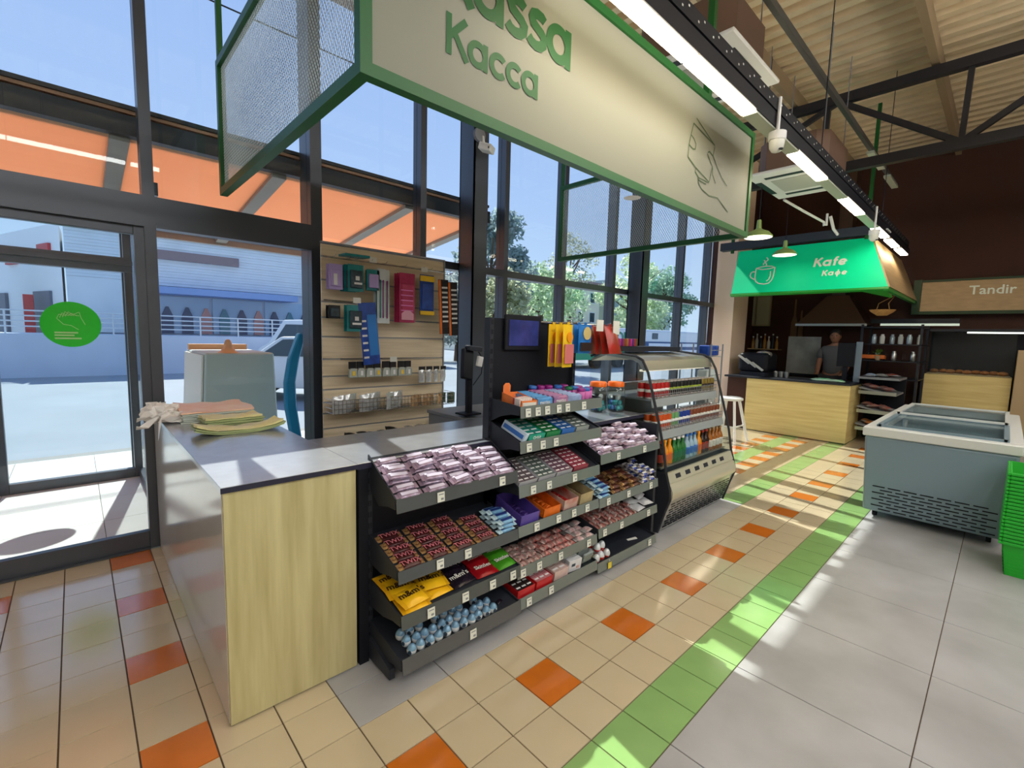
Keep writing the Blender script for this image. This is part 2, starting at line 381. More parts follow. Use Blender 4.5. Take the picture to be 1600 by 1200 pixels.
# orange vestibule roof, falling away from the wall
M_poly = translucent('orange_polycarbonate', rgb(252, 200, 165), .5)
cn = thing('orange_canopy', 'orange translucent canopy roof on grey beams outside the tall glass', 'canopy', (.6, 2.45, 2.6))
bx = [-3.2, -1.95, -.42, .52, 1.66, 2.52]
for i in range(5):
    part('roof_panel', MB().hexa([(bx[i]+.05, 2.47, 2.63), (bx[i+1]-.05, 2.47, 2.63), (bx[i+1]-.05, 4.45, 2.40), (bx[i]+.05, 4.45, 2.40), (bx[i]+.05, 2.47, 2.645), (bx[i+1]-.05, 2.47, 2.645), (bx[i+1]-.05, 4.45, 2.415), (bx[i]+.05, 4.45, 2.415)]), M_poly, cn)
M_beam = mat('canopy_beam_grey', rgb(150, 146, 140), .5)
for xx in bx: part('beam', MB().hexa([(xx-.05, 2.45, 2.60), (xx+.05, 2.45, 2.60), (xx+.05, 4.5, 2.36), (xx-.05, 4.5, 2.36), (xx-.05, 2.45, 2.69), (xx+.05, 2.45, 2.69), (xx+.05, 4.5, 2.45), (xx-.05, 4.5, 2.45)]), M_beam, cn)
part('gutter', MB().box(-3.2, 2.6, 2.40, 2.52, 2.63, 2.75), M_dark, cn)
part('edge_strip', MB().box(-3.2, 2.6, 2.44, 2.60, 2.775, 2.795), M_poly, cn)
part('flashing', MB().box(-3.2, 2.6, 2.42, 2.62, 2.795, 2.82).box(-3.2, 2.6, 2.5, 2.53, 2.70, 2.79), M_dark, cn)
part('front_rail', MB().box(-3.2, 2.6, 4.46, 4.54, 2.34, 2.46), M_beam, cn)
for xx in (-1.22, -.3, 2.5): part('post', MB().box(xx-.03, xx+.03, 4.40, 4.46, 0, 2.38), M_frame, cn)
# round door sticker
M_stick = translucent('green_sticker', rgb(70, 200, 80), .5)
M_stickl = mat('sticker_print', rgb(196, 236, 170), .5)
st = thing('door_sticker', 'round green sticker with a drawn hand on the outer glass door', 'sticker', (-.705, 4.138, 1.44))
b = MB(); b.prism([(-.705+.197*math.cos(2*PI*k/48), 1.44+.197*math.sin(2*PI*k/48)) for k in range(48)], 'y', 4.138, 4.142); part('disc', b, M_stick, st)
b = MB(); PP = lambda x, z: (-.705+x, 4.1365, 1.44+z)
for k in range(6): b.ribbon([(-.09+.018*k, .05+.006*k), (-.075+.02*k, .085+.012*min(k, 5-k)), (-.03+.017*k, .075)], .0045, PP)
b.ribbon([(-.09, .05), (-.05, .0), (0, -.01), (.045, -.045)], .005, PP); b.ribbon([(.055, .11), (.065, .06), (.09, .0)], .005, PP); b.ribbon([(.02, .09), (.055, .11)], .005, PP)
part('hand_drawing', b, M_stickl, st)
for z, x1 in ((-.072, .06), (-.095, .035), (-.122, .08)):
    part('text_line', MB().box(-.705-.11, -.705+x1-.02, 4.1362, 4.1372, 1.44+z-.007, 1.44+z+.007), M_stickl, st)
# =============== CHECKOUT COUNTER ===============
t = thing('checkout_counter', 'oak fronted checkout counter with a dark slate top beside the glass door', 'counter', (-.1, 1.2, 0))
part('front_panel', MB().box(-.345, .132, .30, .318, .008, .878), M_oak, t, bevel=.001)
part('side_panel', MB().box(-.347, -.329, .318, 2.18, .008, .878), M_sidepanel, t)
part('inner_panel', MB().box(.112, .13, .9, 2.18, .06, .878), M_dark, t)
part('plinth', MB().box(-.30, .10, .34, 2.15, 0, .06), M_black, t)
part('worktop', MB().box(-.352, .136, .292, 2.185, .878, .90), M_slate, t, bevel=.0015)
part('edge_band', MB().box(-.353, .136, .2905, .2925, .879, .8985), M_edge, t)
t = thing('gondola_worktop', 'long dark worktop running behind the snack shelves to the drinks cooler', 'worktop', (1.2, .6, .872))
part('board', MB().box(.14, 2.36, .30, .86, .872, .898), M_slate, t, bevel=.0015)
part('edge_band', MB().box(.14, 2.36, .2985, .3005, .873, .8965), M_edge, t)
# =============== GONDOLA MODULES ===============
def tagcard(t, sh, X, y, z, w=.036, h=.042, tilt=.5):
    b = MB().box(-w/2, w/2, -.0015, 0, -h/2, h/2)
    b.box(-w*.32, w*.36, -.0022, -.0014, h*.22, h*.32, 1).box(-w*.02, w*.34, -.0022, -.0014, -h*.32, -h*.1, 1)
    L = t.location
    obj('price_tag', b, [M_tag, M_grey], sh, (X-L[0], y-L[1], z-L[2]), (-tilt*.6, 0, 0))
def module(lab, x0, x1, shelves, back_top, tags, headback=None):
    t = thing('gondola_unit', lab, 'shelf unit', ((x0+x1)/2, .3, 0))
    for x in (x0-.012, x1-.012):
        b = MB().box(x, x+.024, .315, .36, .02, back_top)
        for k in range(int(back_top/.05)): b.box(x+.006, x+.010, .3135, .316, .05+k*.05, .075+k*.05, 1).box(x+.015, x+.019, .3135, .316, .05+k*.05, .075+k*.05, 1)
        part('upright', b, [M_dark, M_black], t)
        part('foot', MB().prism([(.12, .015), (.36, .015), (.36, .11), (.30, .11), (.12, .06)], 'x', x, x+.024), M_dark, t)
    part('back_panel', MB().box(x0+.012, x1-.012, .34, .352, .05, back_top), M_black, t)
    part('kick_plate', MB().box(x0+.012, x1-.012, .20, .212, 0.0, .07), M_dark, t)
    if x0 < .3: part('end_post', MB().box(.145, .187, .302, .345, 0, .872), M_black, t)
    for i, (zf, zb, yf, lip) in enumerate(shelves):
        b = MB().hexa([(x0+.004, yf, zf-.012), (x1-.004, yf, zf-.012), (x1-.004, .34, zb-.012), (x0+.004, .34, zb-.012), (x0+.004, yf, zf), (x1-.004, yf, zf), (x1-.004, .34, zb), (x0+.004, .34, zb)])
        sh = part('shelf', b, M_dark, t)
        for x in (x0+.002, x1-.008):
            br = MB().prism([(yf, zf+.012), (yf, zf-.032), (yf+.06, zf-.035), (yf+.14, zf-.055), (.335, zb-.115), (.335, zb+.016)], 'x', x, x+.006)
            part('bracket', br, M_dark, t, sh)
        b = MB().hexa([(x0+.004, yf-.012, zf-.046), (x1-.004, yf-.012, zf-.046), (x1-.004, yf-.008, zf-.046), (x0+.004, yf-.008, zf-.046), (x0+.004, yf-.006, zf+lip), (x1-.004, yf-.006, zf+lip), (x1-.004, yf-.002, zf+lip), (x0+.004, yf-.002, zf+lip)])
        part('price_strip', b, M_stripdark if x0 < .5 else M_stripclear, t, sh)
        if lip > .03: 
            pass
        for xx in tags[i]: tagcard(t, sh, xx, yf-.0135, zf-.02, tilt=.1)
    return t
SH1 = [(.777, .905, .10, .012), (.488, .56, .085, .006), (.305, .36, .06, .012), (.118, .165, .05, .02)]
module('dark steel snack shelf unit nearest the oak counter, four shelves', .2, .87, SH1, .868, [(.41, .76), (.40, .55), (.34, .52, .68, .81), (.56,)])
SH2 = [(1.090, 1.105, .10, .012), (.915, .99, .095, .012), (.690, .79, .095, .012), (.488, .53, .09, .008), (.268, .30, .09, .010), (.105, .14, .08, .012)]
module('taller middle snack shelf unit with a black header panel and small screen', .87, 1.54, SH2, 1.535, [(.92, .99, 1.06, 1.15, 1.22, 1.36), (.93, 1.03, 1.13), (.97, 1.09, 1.3), (1.0, 1.17, 1.3, 1.42), (.91, 1.03, 1.2, 1.45), (.95, 1.12)])
SH3 = [(.745, .845, .095, .012), (.478, .55, .09, .010), (.292, .345, .085, .010), (.075, .11, .08, .012)]
module('far snack shelf unit beside the drinks cooler, four shelves', 1.54, 2.225, SH3, .868, [(1.72, 2.02), (1.63, 1.85, 2.12), (1.6, 1.78, 2.1), (2.13,)])
part('end_panel', MB().box(2.232, 2.262, .12, .36, .02, .86), M_dark, bpy.data.objects['gondola_unit.002'])
# customer display on the header panel
t = thing('customer_display', 'black customer screen clipped to the tall shelf header', 'screen', (1.1, .33, 1.46))
part('housing', MB().box(.968, 1.240, .318, .338, 1.368, 1.558), M_black, t, bevel=.004)
ms = mat('dim_blue_screen', rgb(44, 52, 110), .12, var=.5, scale=9, emit=.1)
part('screen', MB().box(.992, 1.216, .3155, .3185, 1.392, 1.53), ms, t)
# =============== HANGING CHECKOUT SIGN ===============
SX0, SX1, SZ0, SZ1, SY1 = .02, 3.25, 2.27, 3.06, 1.97
t = thing('checkout_sign', 'hanging checkout sign cage in green tube with beige front and mesh sides', 'sign', (1.6, .9, 2.27))
q = .021
def gt(a, b): part('frame_tube', MB().beam(a, b, .042), M_green, t)
for X in (SX0+q, SX1-q):
    gt((X, 2*q, SZ0+q), (X, SY1-2*q, SZ0+q)); gt((X, 2*q, SZ1-q), (X, SY1-2*q, SZ1-q)); gt((X, SY1-q, SZ0), (X, SY1-q, SZ1)); gt((X, q, SZ0+2*q), (X, q, SZ1-2*q))
    part('hanger', MB().beam((X, SY1-q, SZ1), (X, SY1-q, 4.70), .03), M_green, t)
    if X < 1: part('hanger', MB().beam((X, q, SZ1), (X, q, 4.70), .03), M_green, t)
    m = MB(); st_ = .021; dz = SZ1-SZ0-.084; dy = SY1-.084; y0 = .042; z0 = SZ0+.042; sl_ = 1.6; w = .0018
    for sgn in (1, -1):
        c = -dz/sl_
        while c < dy+dz/sl_:
            pts = []
            for (yy, zz) in ((c, 0.0), (c+dz/sl_, dz)):
                pts.append((yy, zz))
            (a0, b0), (a1, b1) = pts
            lo, hi = max(a0, 0), min(a1, dy)
            if hi > lo:
                f = lambda yy: (yy-a0)*sl_
                Y0, Y1 = lo, hi; Z0, Z1 = f(lo), f(hi)
                if sgn < 0: Y0, Y1 = dy-Y0, dy-Y1
                m.beam((X, y0+Y0, z0+Z0), (X, y0+Y1, z0+Z1), .0019, .0019)
            c += st_
    stuff(part('mesh_panel', m, mat('mesh_wire', rgb(206, 222, 230), .5), t))
gt((SX0, q, SZ0+q), (SX1, q, SZ0+q)); gt((SX0, q, SZ1-q), (SX1, q, SZ1-q))
gt((2.45, q, SZ1), (2.45, q, 4.70))
part('sign_board', MB().box(SX0+.048, SX1-.044, .012, .024, SZ0+.044, SZ1-.044), M_sign, t)
yb = .0095
def SP(ox, oz): return lambda x, z, k=0: (ox+x, yb-k, oz+z)
part('lettering', strokes('Kacca', .1, SP(.352, 2.470), track=-.06), M_greend, t).name = 'lettering'
part('lettering', strokes('Kassa', .165, SP(.305, 2.668), track=-.10), M_greend, t)
lines = [[(2.267, 2.828), (2.585, 2.783), (2.587, 2.768), (2.569, 2.71)], [(2.301, 2.87), (2.585, 2.783)],
 [(2.267, 2.828), (2.243, 2.76), (2.222, 2.684), (2.219, 2.609), (2.335, 2.572), (2.536, 2.53), (2.574, 2.643), (2.542, 2.659), (2.486, 2.7), (2.495, 2.715), (2.515, 2.722), (2.574, 2.71), (2.654, 2.65), (2.734, 2.604), (2.828, 2.569)],
 [(2.245, 2.75), (2.286, 2.737), (2.314, 2.714), (2.309, 2.682), (2.279, 2.674), (2.226, 2.685)],
 [(2.335, 2.572), (2.329, 2.544), (2.385, 2.521), (2.532, 2.524)], [(2.375, 2.517), (2.378, 2.492), (2.437, 2.459), (2.55, 2.442), (2.687, 2.456), (2.873, 2.395)],
 [(2.376, 2.505), (2.495, 2.506)], [(2.575, 2.634), (2.583, 2.589), (2.637, 2.544)]]
b = MB()
for l in lines: b.ribbon(l, .0085, lambda x, z: (x, yb, z))
part('card_drawing', b, mat('sign_line_green', rgb(70, 90, 60), .6), t)
part('fixing_disc', MB().lathe([(.03, -.006), (.05, 0)], 14, (1.75, .10, SZ0+.002)), M_white, t)
# =============== DRINKS COOLER ===============
CX0, CX1 = 2.40, 3.56
t = thing('drinks_cooler', 'open front drinks cooler with curved glass ends and louvred steel base', 'cooler', (3.0, .5, 0))
prof = [(.84, 1.30), (.70, 1.345), (.42, 1.318), (.36, 1.29), (.31, 1.20), (.255, 1.02), (.20, .84), (.15, .66), (.118, .48), (.082, .36), (.075, .29), (.11, .19), (.16, .02), (.84, .02)]
for X in (CX0, CX1):
    g = part('end_glass', MB().prism([p for p in prof[:9]]+[(.84, .48)], 'x', X-.003, X+.003), M_clear, t)
    rim = [(X, p[0], p[1]) for p in prof[:13]]
    for i in range(0, 1): pass
    part('rim', MB().tube(rim, .010, 6), M_dark, t, smooth=True)
    part('end_panel', MB().prism(prof[8:]+[(.84, .48)], 'x', X-.008, X+.008), M_dark, t)
part('back_panel', MB().box(CX0, CX1, .80, .84, .02, 1.06), M_grey, t)
M_cool = mat('cooler_steel', rgb(176, 172, 158), .3, .75)
cur = [(.84, 1.28), (.70, 1.335), (.43, 1.308), (.375, 1.285), (.335, 1.215), (.36, 1.21), (.40, 1.265), (.45, 1.285), (.70, 1.312), (.84, 1.26)]
part('canopy', MB().prism(cur, 'x', CX0+.01, CX1-.01), M_cool, t)
part('lamp', MB().box(CX0+.06, CX1-.06, .39, .42, 1.20, 1.215), mat('cooler_lamp', (1, .93, .75), .5, emit=.5), t)
part('top_rail', MB().box(CX0-.05, CX1-.12, .60, .85, 1.345, 1.385), M_dark, t)
for (z, yf, i) in ((1.0, .285, 0), (.765, .215, 1), (.505, .17, 2)):
    sh = part('shelf', MB().box(CX0+.012, CX1-.012, yf, .80, z-.012, z), M_steel, t)
    if i < 2:
        part('price_rail', MB().hexa([(CX0+.012, yf-.018, z-.06), (CX1-.012, yf-.018, z-.06), (CX1-.012, yf-.012, z-.06), (CX0+.012, yf-.012, z-.06), (CX0+.012, yf-.006, z), (CX1-.012, yf-.006, z), (CX1-.012, yf, z), (CX0+.012, yf, z)]), mat('pale_price_rail', rgb(150, 158, 160), .4), t, sh)
        b = MB()
        for k in range(2): b.tube([(CX0+.014, yf+.002, z+.028+.03*k), (CX1-.014, yf+.002, z+.028+.03*k)], .003, 5)
        for k in range(36): x = CX0+.02+k*(CX1-CX0-.04)/35; b.tube([(x, yf+.002, z), (x, yf+.002, z+.06)], .002, 4)
        part('wire_fence', b, M_grey, t, sh)
    b = MB()
part('front_glass', MB().hexa([(CX0+.01, .118, .475), (CX1-.01, .118, .475), (CX1-.01, .122, .475), (CX0+.01, .122, .475), (CX0+.01, .15, .60), (CX1-.01, .15, .60), (CX1-.01, .154, .60), (CX0+.01, .154, .60)]), M_clear, t)
M_cream = MATS['cream_floor_tile']
M_bis = mat('pale_cooler_front', rgb(206, 202, 180), .3, .35)
part('control_fascia', MB().prism([(.135, .475), (.118, .475), (.09, .405), (.10, .40)], 'x', CX0+.01, CX1-.01), M_bis, t)
for k in range(6):
    x = CX0+.12+k*.155
    part('vent_slot', MB().hexa([(x, .097, .425), (x+.075, .097, .425), (x+.075, .105, .425), (x, .105, .425), (x, .109, .455), (x+.075, .109, .455), (x+.075, .115, .455), (x, .115, .455)]), M_dark, t)
part('bumper', MB().prism([(.10, .40), (.082, .39), (.062, .345), (.062, .30), (.085, .27), (.12, .27)], 'x', CX0+.01, CX1-.01), M_bis, t, smooth=True)
part('lower_front', MB().prism([(.12, .27), (.085, .27), (.115, .17), (.165, .02), (.20, .02)], 'x', CX0+.01, CX1-.01), M_steel, t)
b = MB()
for r in range(9):
    f = r/8; z = .235-.19*f; y = .0945+.055*f-.001
    for k in range(13):
        x = CX0+.06+k*.082+(.02 if r % 2 else 0)
        if x+.06 < CX1-.03: b.hexa([(x, y+.002, z-.004), (x+.06, y+.002, z-.004), (x+.06, y+.008, z-.004), (x, y+.008, z-.004), (x, y-.002, z+.004), (x+.06, y-.002, z+.004), (x+.06, y+.006, z+.004), (x, y+.006, z+.004)])
part('louvres', b, M_black, t)
part('body', MB().box(CX0+.012, CX1-.012, .20, .80, .03, .49), M_dark, t)
# chewing gum strip stand on top
cols5 = [rgb(150, 30, 90), rgb(190, 60, 140), rgb(90, 40, 130), rgb(170, 50, 60), rgb(120, 90, 40), rgb(180, 110, 60)]
for k in range(11):
    c = cols5[k % 6]
    o = obj('gum_box', MB().box(-.0125, .0125, -.05, .05, 0, .062), [mat('gum_box_%d' % (k % 6), c, .4)], None, (2.50+.027*k, .70, 1.386), (0, 0, 0), bevel=.002)
    tag(o, 'slim purple or red gum carton on the cooler top, %s from the left' % ORD[k], 'box', 'gum cartons on top of the drinks cooler')
# =============== PRODUCT BUILDERS ===============
def rotm(tilt, yaw, roll=0.0): return (Matrix.Rotation(tilt, 3, 'X') @ Matrix.Rotation(yaw, 3, 'Z') @ Matrix.Rotation(roll, 3, 'Y')).to_euler()
def bar_mb(L, w, h, fin=.014, n=10):
    b = MB(); xs = [(-L/2, .92, .04), (-L/2+fin, .90, .05), (-L/2+fin*1.5, .96, .6), (-L/2+fin*2.4, 1, 1), (0, 1.0, 1.03), (L/2-fin*2.4, 1, 1), (L/2-fin*1.5, .96, .6), (L/2-fin, .90, .05), (L/2, .92, .04)]
    vs = []
    for x, kw, kh in xs:
        for k in range(n):
            a = 2*PI*(k+.5)/n; cx = math.copysign(abs(math.cos(a))**.55, math.cos(a)); cz = math.copysign(abs(math.sin(a))**.6, math.sin(a))
            z = h*.5+cz*h*.5*kh if kh > .1 else h*.32+cz*.0012
            vs.append((x, cx*w/2*kw, z))
    fs = []; ms = []
    for i in range(len(xs)-1):
        for k in range(n):
            fs.append((i*n+k, i*n+(k+1) % n, (i+1)*n+(k+1) % n, (i+1)*n+k)); ms.append(1 if i in (0, 1, 6, 7) else 0)
    fs += [tuple(range(n)), tuple(range((len(xs)-1)*n, len(xs)*n))]; ms += [1, 1]
    b.v = vs; b.f = fs; b.m = ms; return b
def bag_mb(L, w, h, nx=8, ny=6, seed=1):   # flat pouch, L along x (crimped ends), w along y
    rr = random.Random(seed); b = MB(); top = []; bot = []
    for j in range(ny+1):
        for i in range(nx+1):
            u = i/nx; v = j/ny; x = (u-.5)*L; y = (v-.5)*w
            uu = max(0, min(1, (u-.09)/.82)); f = (math.sin(PI*uu)**.45 if 0 < uu < 1 else 0)*(math.sin(PI*v)**.5 if 0 < v < 1 else 0)
            wob = rr.uniform(-.1, .1)*f
            top.append((x, y, h*.4+h*.6*f*(1+wob)+.001)); bot.append((x, y, h*.4-h*.4*f))
    n = (nx+1)*(ny+1); fs = []; ms = []
    for j in range(ny):
        for i in range(nx):
            a = j*(nx+1)+i; q = (a, a+1, a+nx+2, a+nx+1); fs.append(q); fs.append(tuple(n+k for k in reversed(q))); e = 1 if i in (0, nx-1) else 0; ms += [e, e]
    ed = [i for i in range(nx+1)]+[(j+1)*(nx+1)+nx for j in range(ny)]+[ny*(nx+1)+i for i in range(nx-1, -1, -1)]+[j*(nx+1) for j in range(ny-1, 0, -1)]
    for i in range(len(ed)): a, c = ed[i], ed[(i+1) % len(ed)]; fs.append((a, n+a, n+c, c)); ms.append(1)
    b.v = top+bot; b.f = fs; b.m = ms; return b
def flow(name, lab, cat, group, L, w, h, body, ends, text=None, tsize=.02, tmat=None, band=None, bold=0.0):
    t = thing(name, lab, cat, (0, 0, 0), group=group)
    obj('wrapper', bar_mb(L, w, h), [body, ends], t, smooth=True)
    if band: obj('print_band', MB().box(-L*.31, L*.31, -w*.22, w*.22, h*1.0, h*1.035), band, t)
    if text: link('lettering', text_mesh(text, tsize, tmat, bold), t, (0, 0, h*1.045), (0, 0, 0))
    return t
class Shelf:
    def __init__(s, sh): s.zf, s.zb, s.yf, s.lip = sh; s.tilt = math.atan2(s.zb-s.zf, .34-s.yf)
    def P(s, x, d, up=0.0):   # d = distance up the shelf from the front edge, up = height above its surface
        return (x, s.yf+d*math.cos(s.tilt)-up*math.sin(s.tilt), s.zf+d*math.sin(s.tilt)+up*math.cos(s.tilt)+.0008)
def put(src, first, loc, rot, label=None, group=None):
    if first: src.location = loc; src.rotation_euler = rot; return src
    return dup(src, loc, rot, label, group)
rnd = random.Random(3)
A = [Shelf(x) for x in SH1]; B = [Shelf(x) for x in SH2]; Cc = [Shelf(x) for x in SH3]
# --- top shelf: lilac bars ---
M_lil = mat('lilac_wrapper', rgb(176, 164, 190), .25, .25, var=.25, scale=40, c2=rgb(120, 92, 110)); M_lil2 = mat('brown_wrapper_end', rgb(150, 128, 148), .3, .25); M_pbl = mat('violet_print', rgb(80, 74, 150), .4); M_lilp = mat('pale_lilac_print', rgb(206, 200, 220), .35); M_wht = mat('white_print', rgb(235, 235, 235), .4)
sn = flow('chocolate_bar', 'lilac and white wrapped chocolate bar on the sunlit top shelf by the oak counter', 'chocolate bar', 'bars on the top shelf by the oak counter', .124, .036, .02, M_lil, M_lil2, band=M_lilp)
first = True
for c in range(5):
    for r in range(6):
        x = .270+.131*c+rnd.uniform(-.003, .003)
        if c == 4 and r == 5: continue
        put(sn, first, A[0].P(x, .016+.0415*r), rotm(A[0].tilt, rnd.uniform(-.06, .06)))['label'] = 'lilac wrapped chocolate bar, top shelf by the counter, %s column, %s from the front' % (ORD[c], ORD[r]); first = False
        if (c, r) in ((0, 2), (1, 1), (1, 3), (2, 2), (2, 4), (3, 3), (3, 1), (0, 3), (2, 0), (3, 2)): dup(sn, A[0].P(x+rnd.uniform(-.012, .012), .02+.0415*r+rnd.uniform(-.004, .004), .0225), rotm(A[0].tilt, rnd.uniform(-.15, .15)), 'lilac wrapped bar lying on top of the others, %s column, %s from the front' % (ORD[c], ORD[r]))
# --- second shelf: maroon bars ---
M_twb = mat('maroon_wrapper', rgb(66, 26, 28), .28, .1, var=.3, scale=30); M_gold = mat('gold_foil', rgb(206, 168, 110), .3, .4, var=.3, scale=90, c2=rgb(110, 66, 46)); M_twt = mat('red_outline_print', rgb(206, 120, 132), .4)
tw = flow('caramel_bar', 'maroon wrapped twin bar with gold ends on the second shelf', 'chocolate bar', 'maroon bars on the second shelf', .122, .042, .02, M_twb, M_gold, 'TWIX', .036, M_twt)
tw_n = 0; first = True
for c in range(4):
    for r in range(5):
        if c == 3 and r == 4: continue
        x = .272+.134*c+rnd.uniform(-.003, .003)
        put(tw, first, A[1].P(x, .018+.0475*r), rotm(A[1].tilt, rnd.uniform(-.05, .05)))['label'] = 'maroon twin bar with gold ends, second shelf, %s column, %s from the front' % (ORD[c], ORD[r]); first = False
M_lb = mat('sky_blue_wrapper', rgb(116, 168, 206), .28, .1, var=.25, scale=25); M_lbe = mat('pale_blue_end', rgb(186, 214, 226), .3)
M_nav = mat('navy_print', rgb(34, 52, 120), .4)
bl = flow('coconut_bar', 'sky blue wrapped bar in the small pile right of the maroon bars', 'chocolate bar', 'sky blue bars on the second shelf', .11, .036, .019, M_lb, M_lbe, band=M_nav)
first = True
for r in range(4):
    for k in range(3 if r < 3 else 2):
        put(bl, first, A[1].P(.806+rnd.uniform(-.004, .004), .02+.043*r+.006*k, .0205*k), rotm(A[1].tilt, rnd.uniform(-.1, .1)))['label'] = 'sky blue bar right of the maroon bars, %s from the front, %s layer' % (ORD[r], ['bottom', 'middle', 'top'][k]); first = False
# --- third shelf: candy bags ---
M_yel = mat('yellow_bag_foil', rgb(236, 184, 24), .3, .05, var=.1, scale=20); M_yele = mat('yellow_bag_edge', rgb(214, 160, 20), .35)
M_brb = mat('dark_brown_bag_foil', rgb(34, 26, 38), .25, .1, var=.5, scale=18); M_redb = mat('red_bag_foil', rgb(146, 16, 26), .28, .1, var=.15, scale=16); M_grb = mat('green_bag_foil', rgb(64, 140, 30), .28, .1, var=.2, scale=14)
M_brt = mat('dark_brown_print', rgb(40, 22, 20), .45)
def bag(name, lab, L, w, h, m, me, text, ts, tm, group, seed, cat='candy bag', zt=1.04):
    t = thing(name, lab, cat, group=group)
    obj('pouch', bag_mb(L, w, h, seed=seed), [m, me], t, smooth=True)
    if text: link('lettering', text_mesh(text, ts, tm, .012), t, (0, .004, h*zt+.003), (0, 0, 0))
    return t
yb_ = bag('candy_bag', '', .135, .105, .024, M_yel, M_yele, 'm&m\'s', .046, M_brt, 'yellow candy bags on the third shelf', 1)
ylab = ['yellow candy bag at the front left corner of the third shelf', 'yellow candy bag lying behind the front left one', 'yellow candy bag at the back left of the third shelf', 'yellow candy bag in the second stack, on top', 'yellow candy bag underneath in the second stack', 'yellow candy bag at the back of the second stack', 'yellow candy bag lying under the front left one']
ypos = [(.283, .045, .026, .1), (.27, .115, .02, -.1), (.272, .19, .012, .06), (.405, .085, .028, -.15), (.41, .062, .0, .05), (.40, .165, .004, .1), (.285, .04, .0, -.04)]
for i, (p, l) in enumerate(zip(ypos, ylab)): o = put(yb_, i == 0, A[2].P(p[0], p[1]+.012, p[2]), rotm(A[2].tilt, p[3]), l); o['label'] = l
db = bag('candy_bag', '', .135, .1, .02, M_brb, M_brb, 'm&m\'s', .04, M_offw, 'dark candy bags on the third shelf', 2)
for i, p in enumerate([(.545, .065, .0, .08), (.542, .135, .012, -.05), (.53, .2, .018, .1)]):
    o = put(db, i == 0, A[2].P(p[0], p[1]+.01, p[2]), rotm(A[2].tilt, p[3])); o['label'] = 'dark brown candy bag, ' + ['nearest the shelf front', 'middle one of the row of three', 'rearmost of the row of three'][i]
rb = bag('candy_bag', '', .13, .1, .02, M_redb, M_redb, 'Skittles', .032, M_offw, 'red candy bags on the third shelf', 3)
for i, p in enumerate([(.682, .06, .0, -.04), (.68, .125, .012, .06), (.675, .195, .016, -.06)]):
    o = put(rb, i == 0, A[2].P(p[0], p[1]+.01, p[2]), rotm(A[2].tilt, p[3])); o['label'] = 'deep red candy bag, ' + ['lowest at the shelf front', 'second one up the shelf', 'at the back against the panel'][i]
gb = bag('candy_bag', '', .125, .1, .02, M_grb, M_grb, 'Skittles', .032, M_offw, 'green candy bags on the third shelf', 4)
for i, p in enumerate([(.806, .06, .0, .05), (.803, .125, .012, -.06), (.80, .19, .016, .08)]):
    o = put(gb, i == 0, A[2].P(p[0], p[1]+.01, p[2]), rotm(A[2].tilt, p[3])); o['label'] = 'bright green candy bag, ' + ['lowest at the shelf front', 'second one up the shelf', 'at the back against the panel'][i]
# --- bottom shelf: eggs ---
M_egg = mat('egg_foil_white', rgb(214, 220, 224), .25, .15); M_eggb = mat('egg_foil_blue', rgb(120, 160, 190), .25, .2, var=.3, scale=60); M_eggd = mat('egg_print', rgb(40, 60, 80), .4)
eg = thing('chocolate_egg', 'blue and white foil wrapped chocolate egg on the bottom shelf by the oak counter', 'chocolate egg', group='foil eggs on the bottom shelf')
pr = [(.0015, 0), (.011, .002), (.018, .010), (.0205, .020), (.0195, .030), (.0155, .040), (.009, .048), (.002, .051)]
obj('foil', MB().lathe(pr, 14, mi=[0, 0, 0, 0, 1, 1, 1]), [M_egg, M_eggb], eg, smooth=True)
obj('print_patch', MB().prism([(-.008, .018), (.006, .016), (.009, .026), (.0, .034), (-.008, .028)], 'y', -.0222, -.0196), M_eggd, eg)
first = True
for r in range(3):
    for c in range(11 if r < 2 else 10):
        if r == 2 and c in (3, 8): continue
        x = .262+.0445*c+.012*r*0+rnd.uniform(-.004, .004)
        put(eg, first, A[3].P(x, .024+.047*r), rotm(A[3].tilt+rnd.uniform(-.2, .1), rnd.uniform(-1.2, 1.2)))['label'] = 'blue and white foil egg, bottom shelf, %s row, %s from the left' % (['front', 'middle', 'back'][r], ORD[c]); first = False
tag(obj('wrapped_candy', bar_mb(.05, .02, .012, .008), [M_brb, M_brb], None, A[3].P(.775, .06), rotm(A[3].tilt, .3), smooth=True), 'single dark wrapped candy lying right of the foil eggs', 'candy')
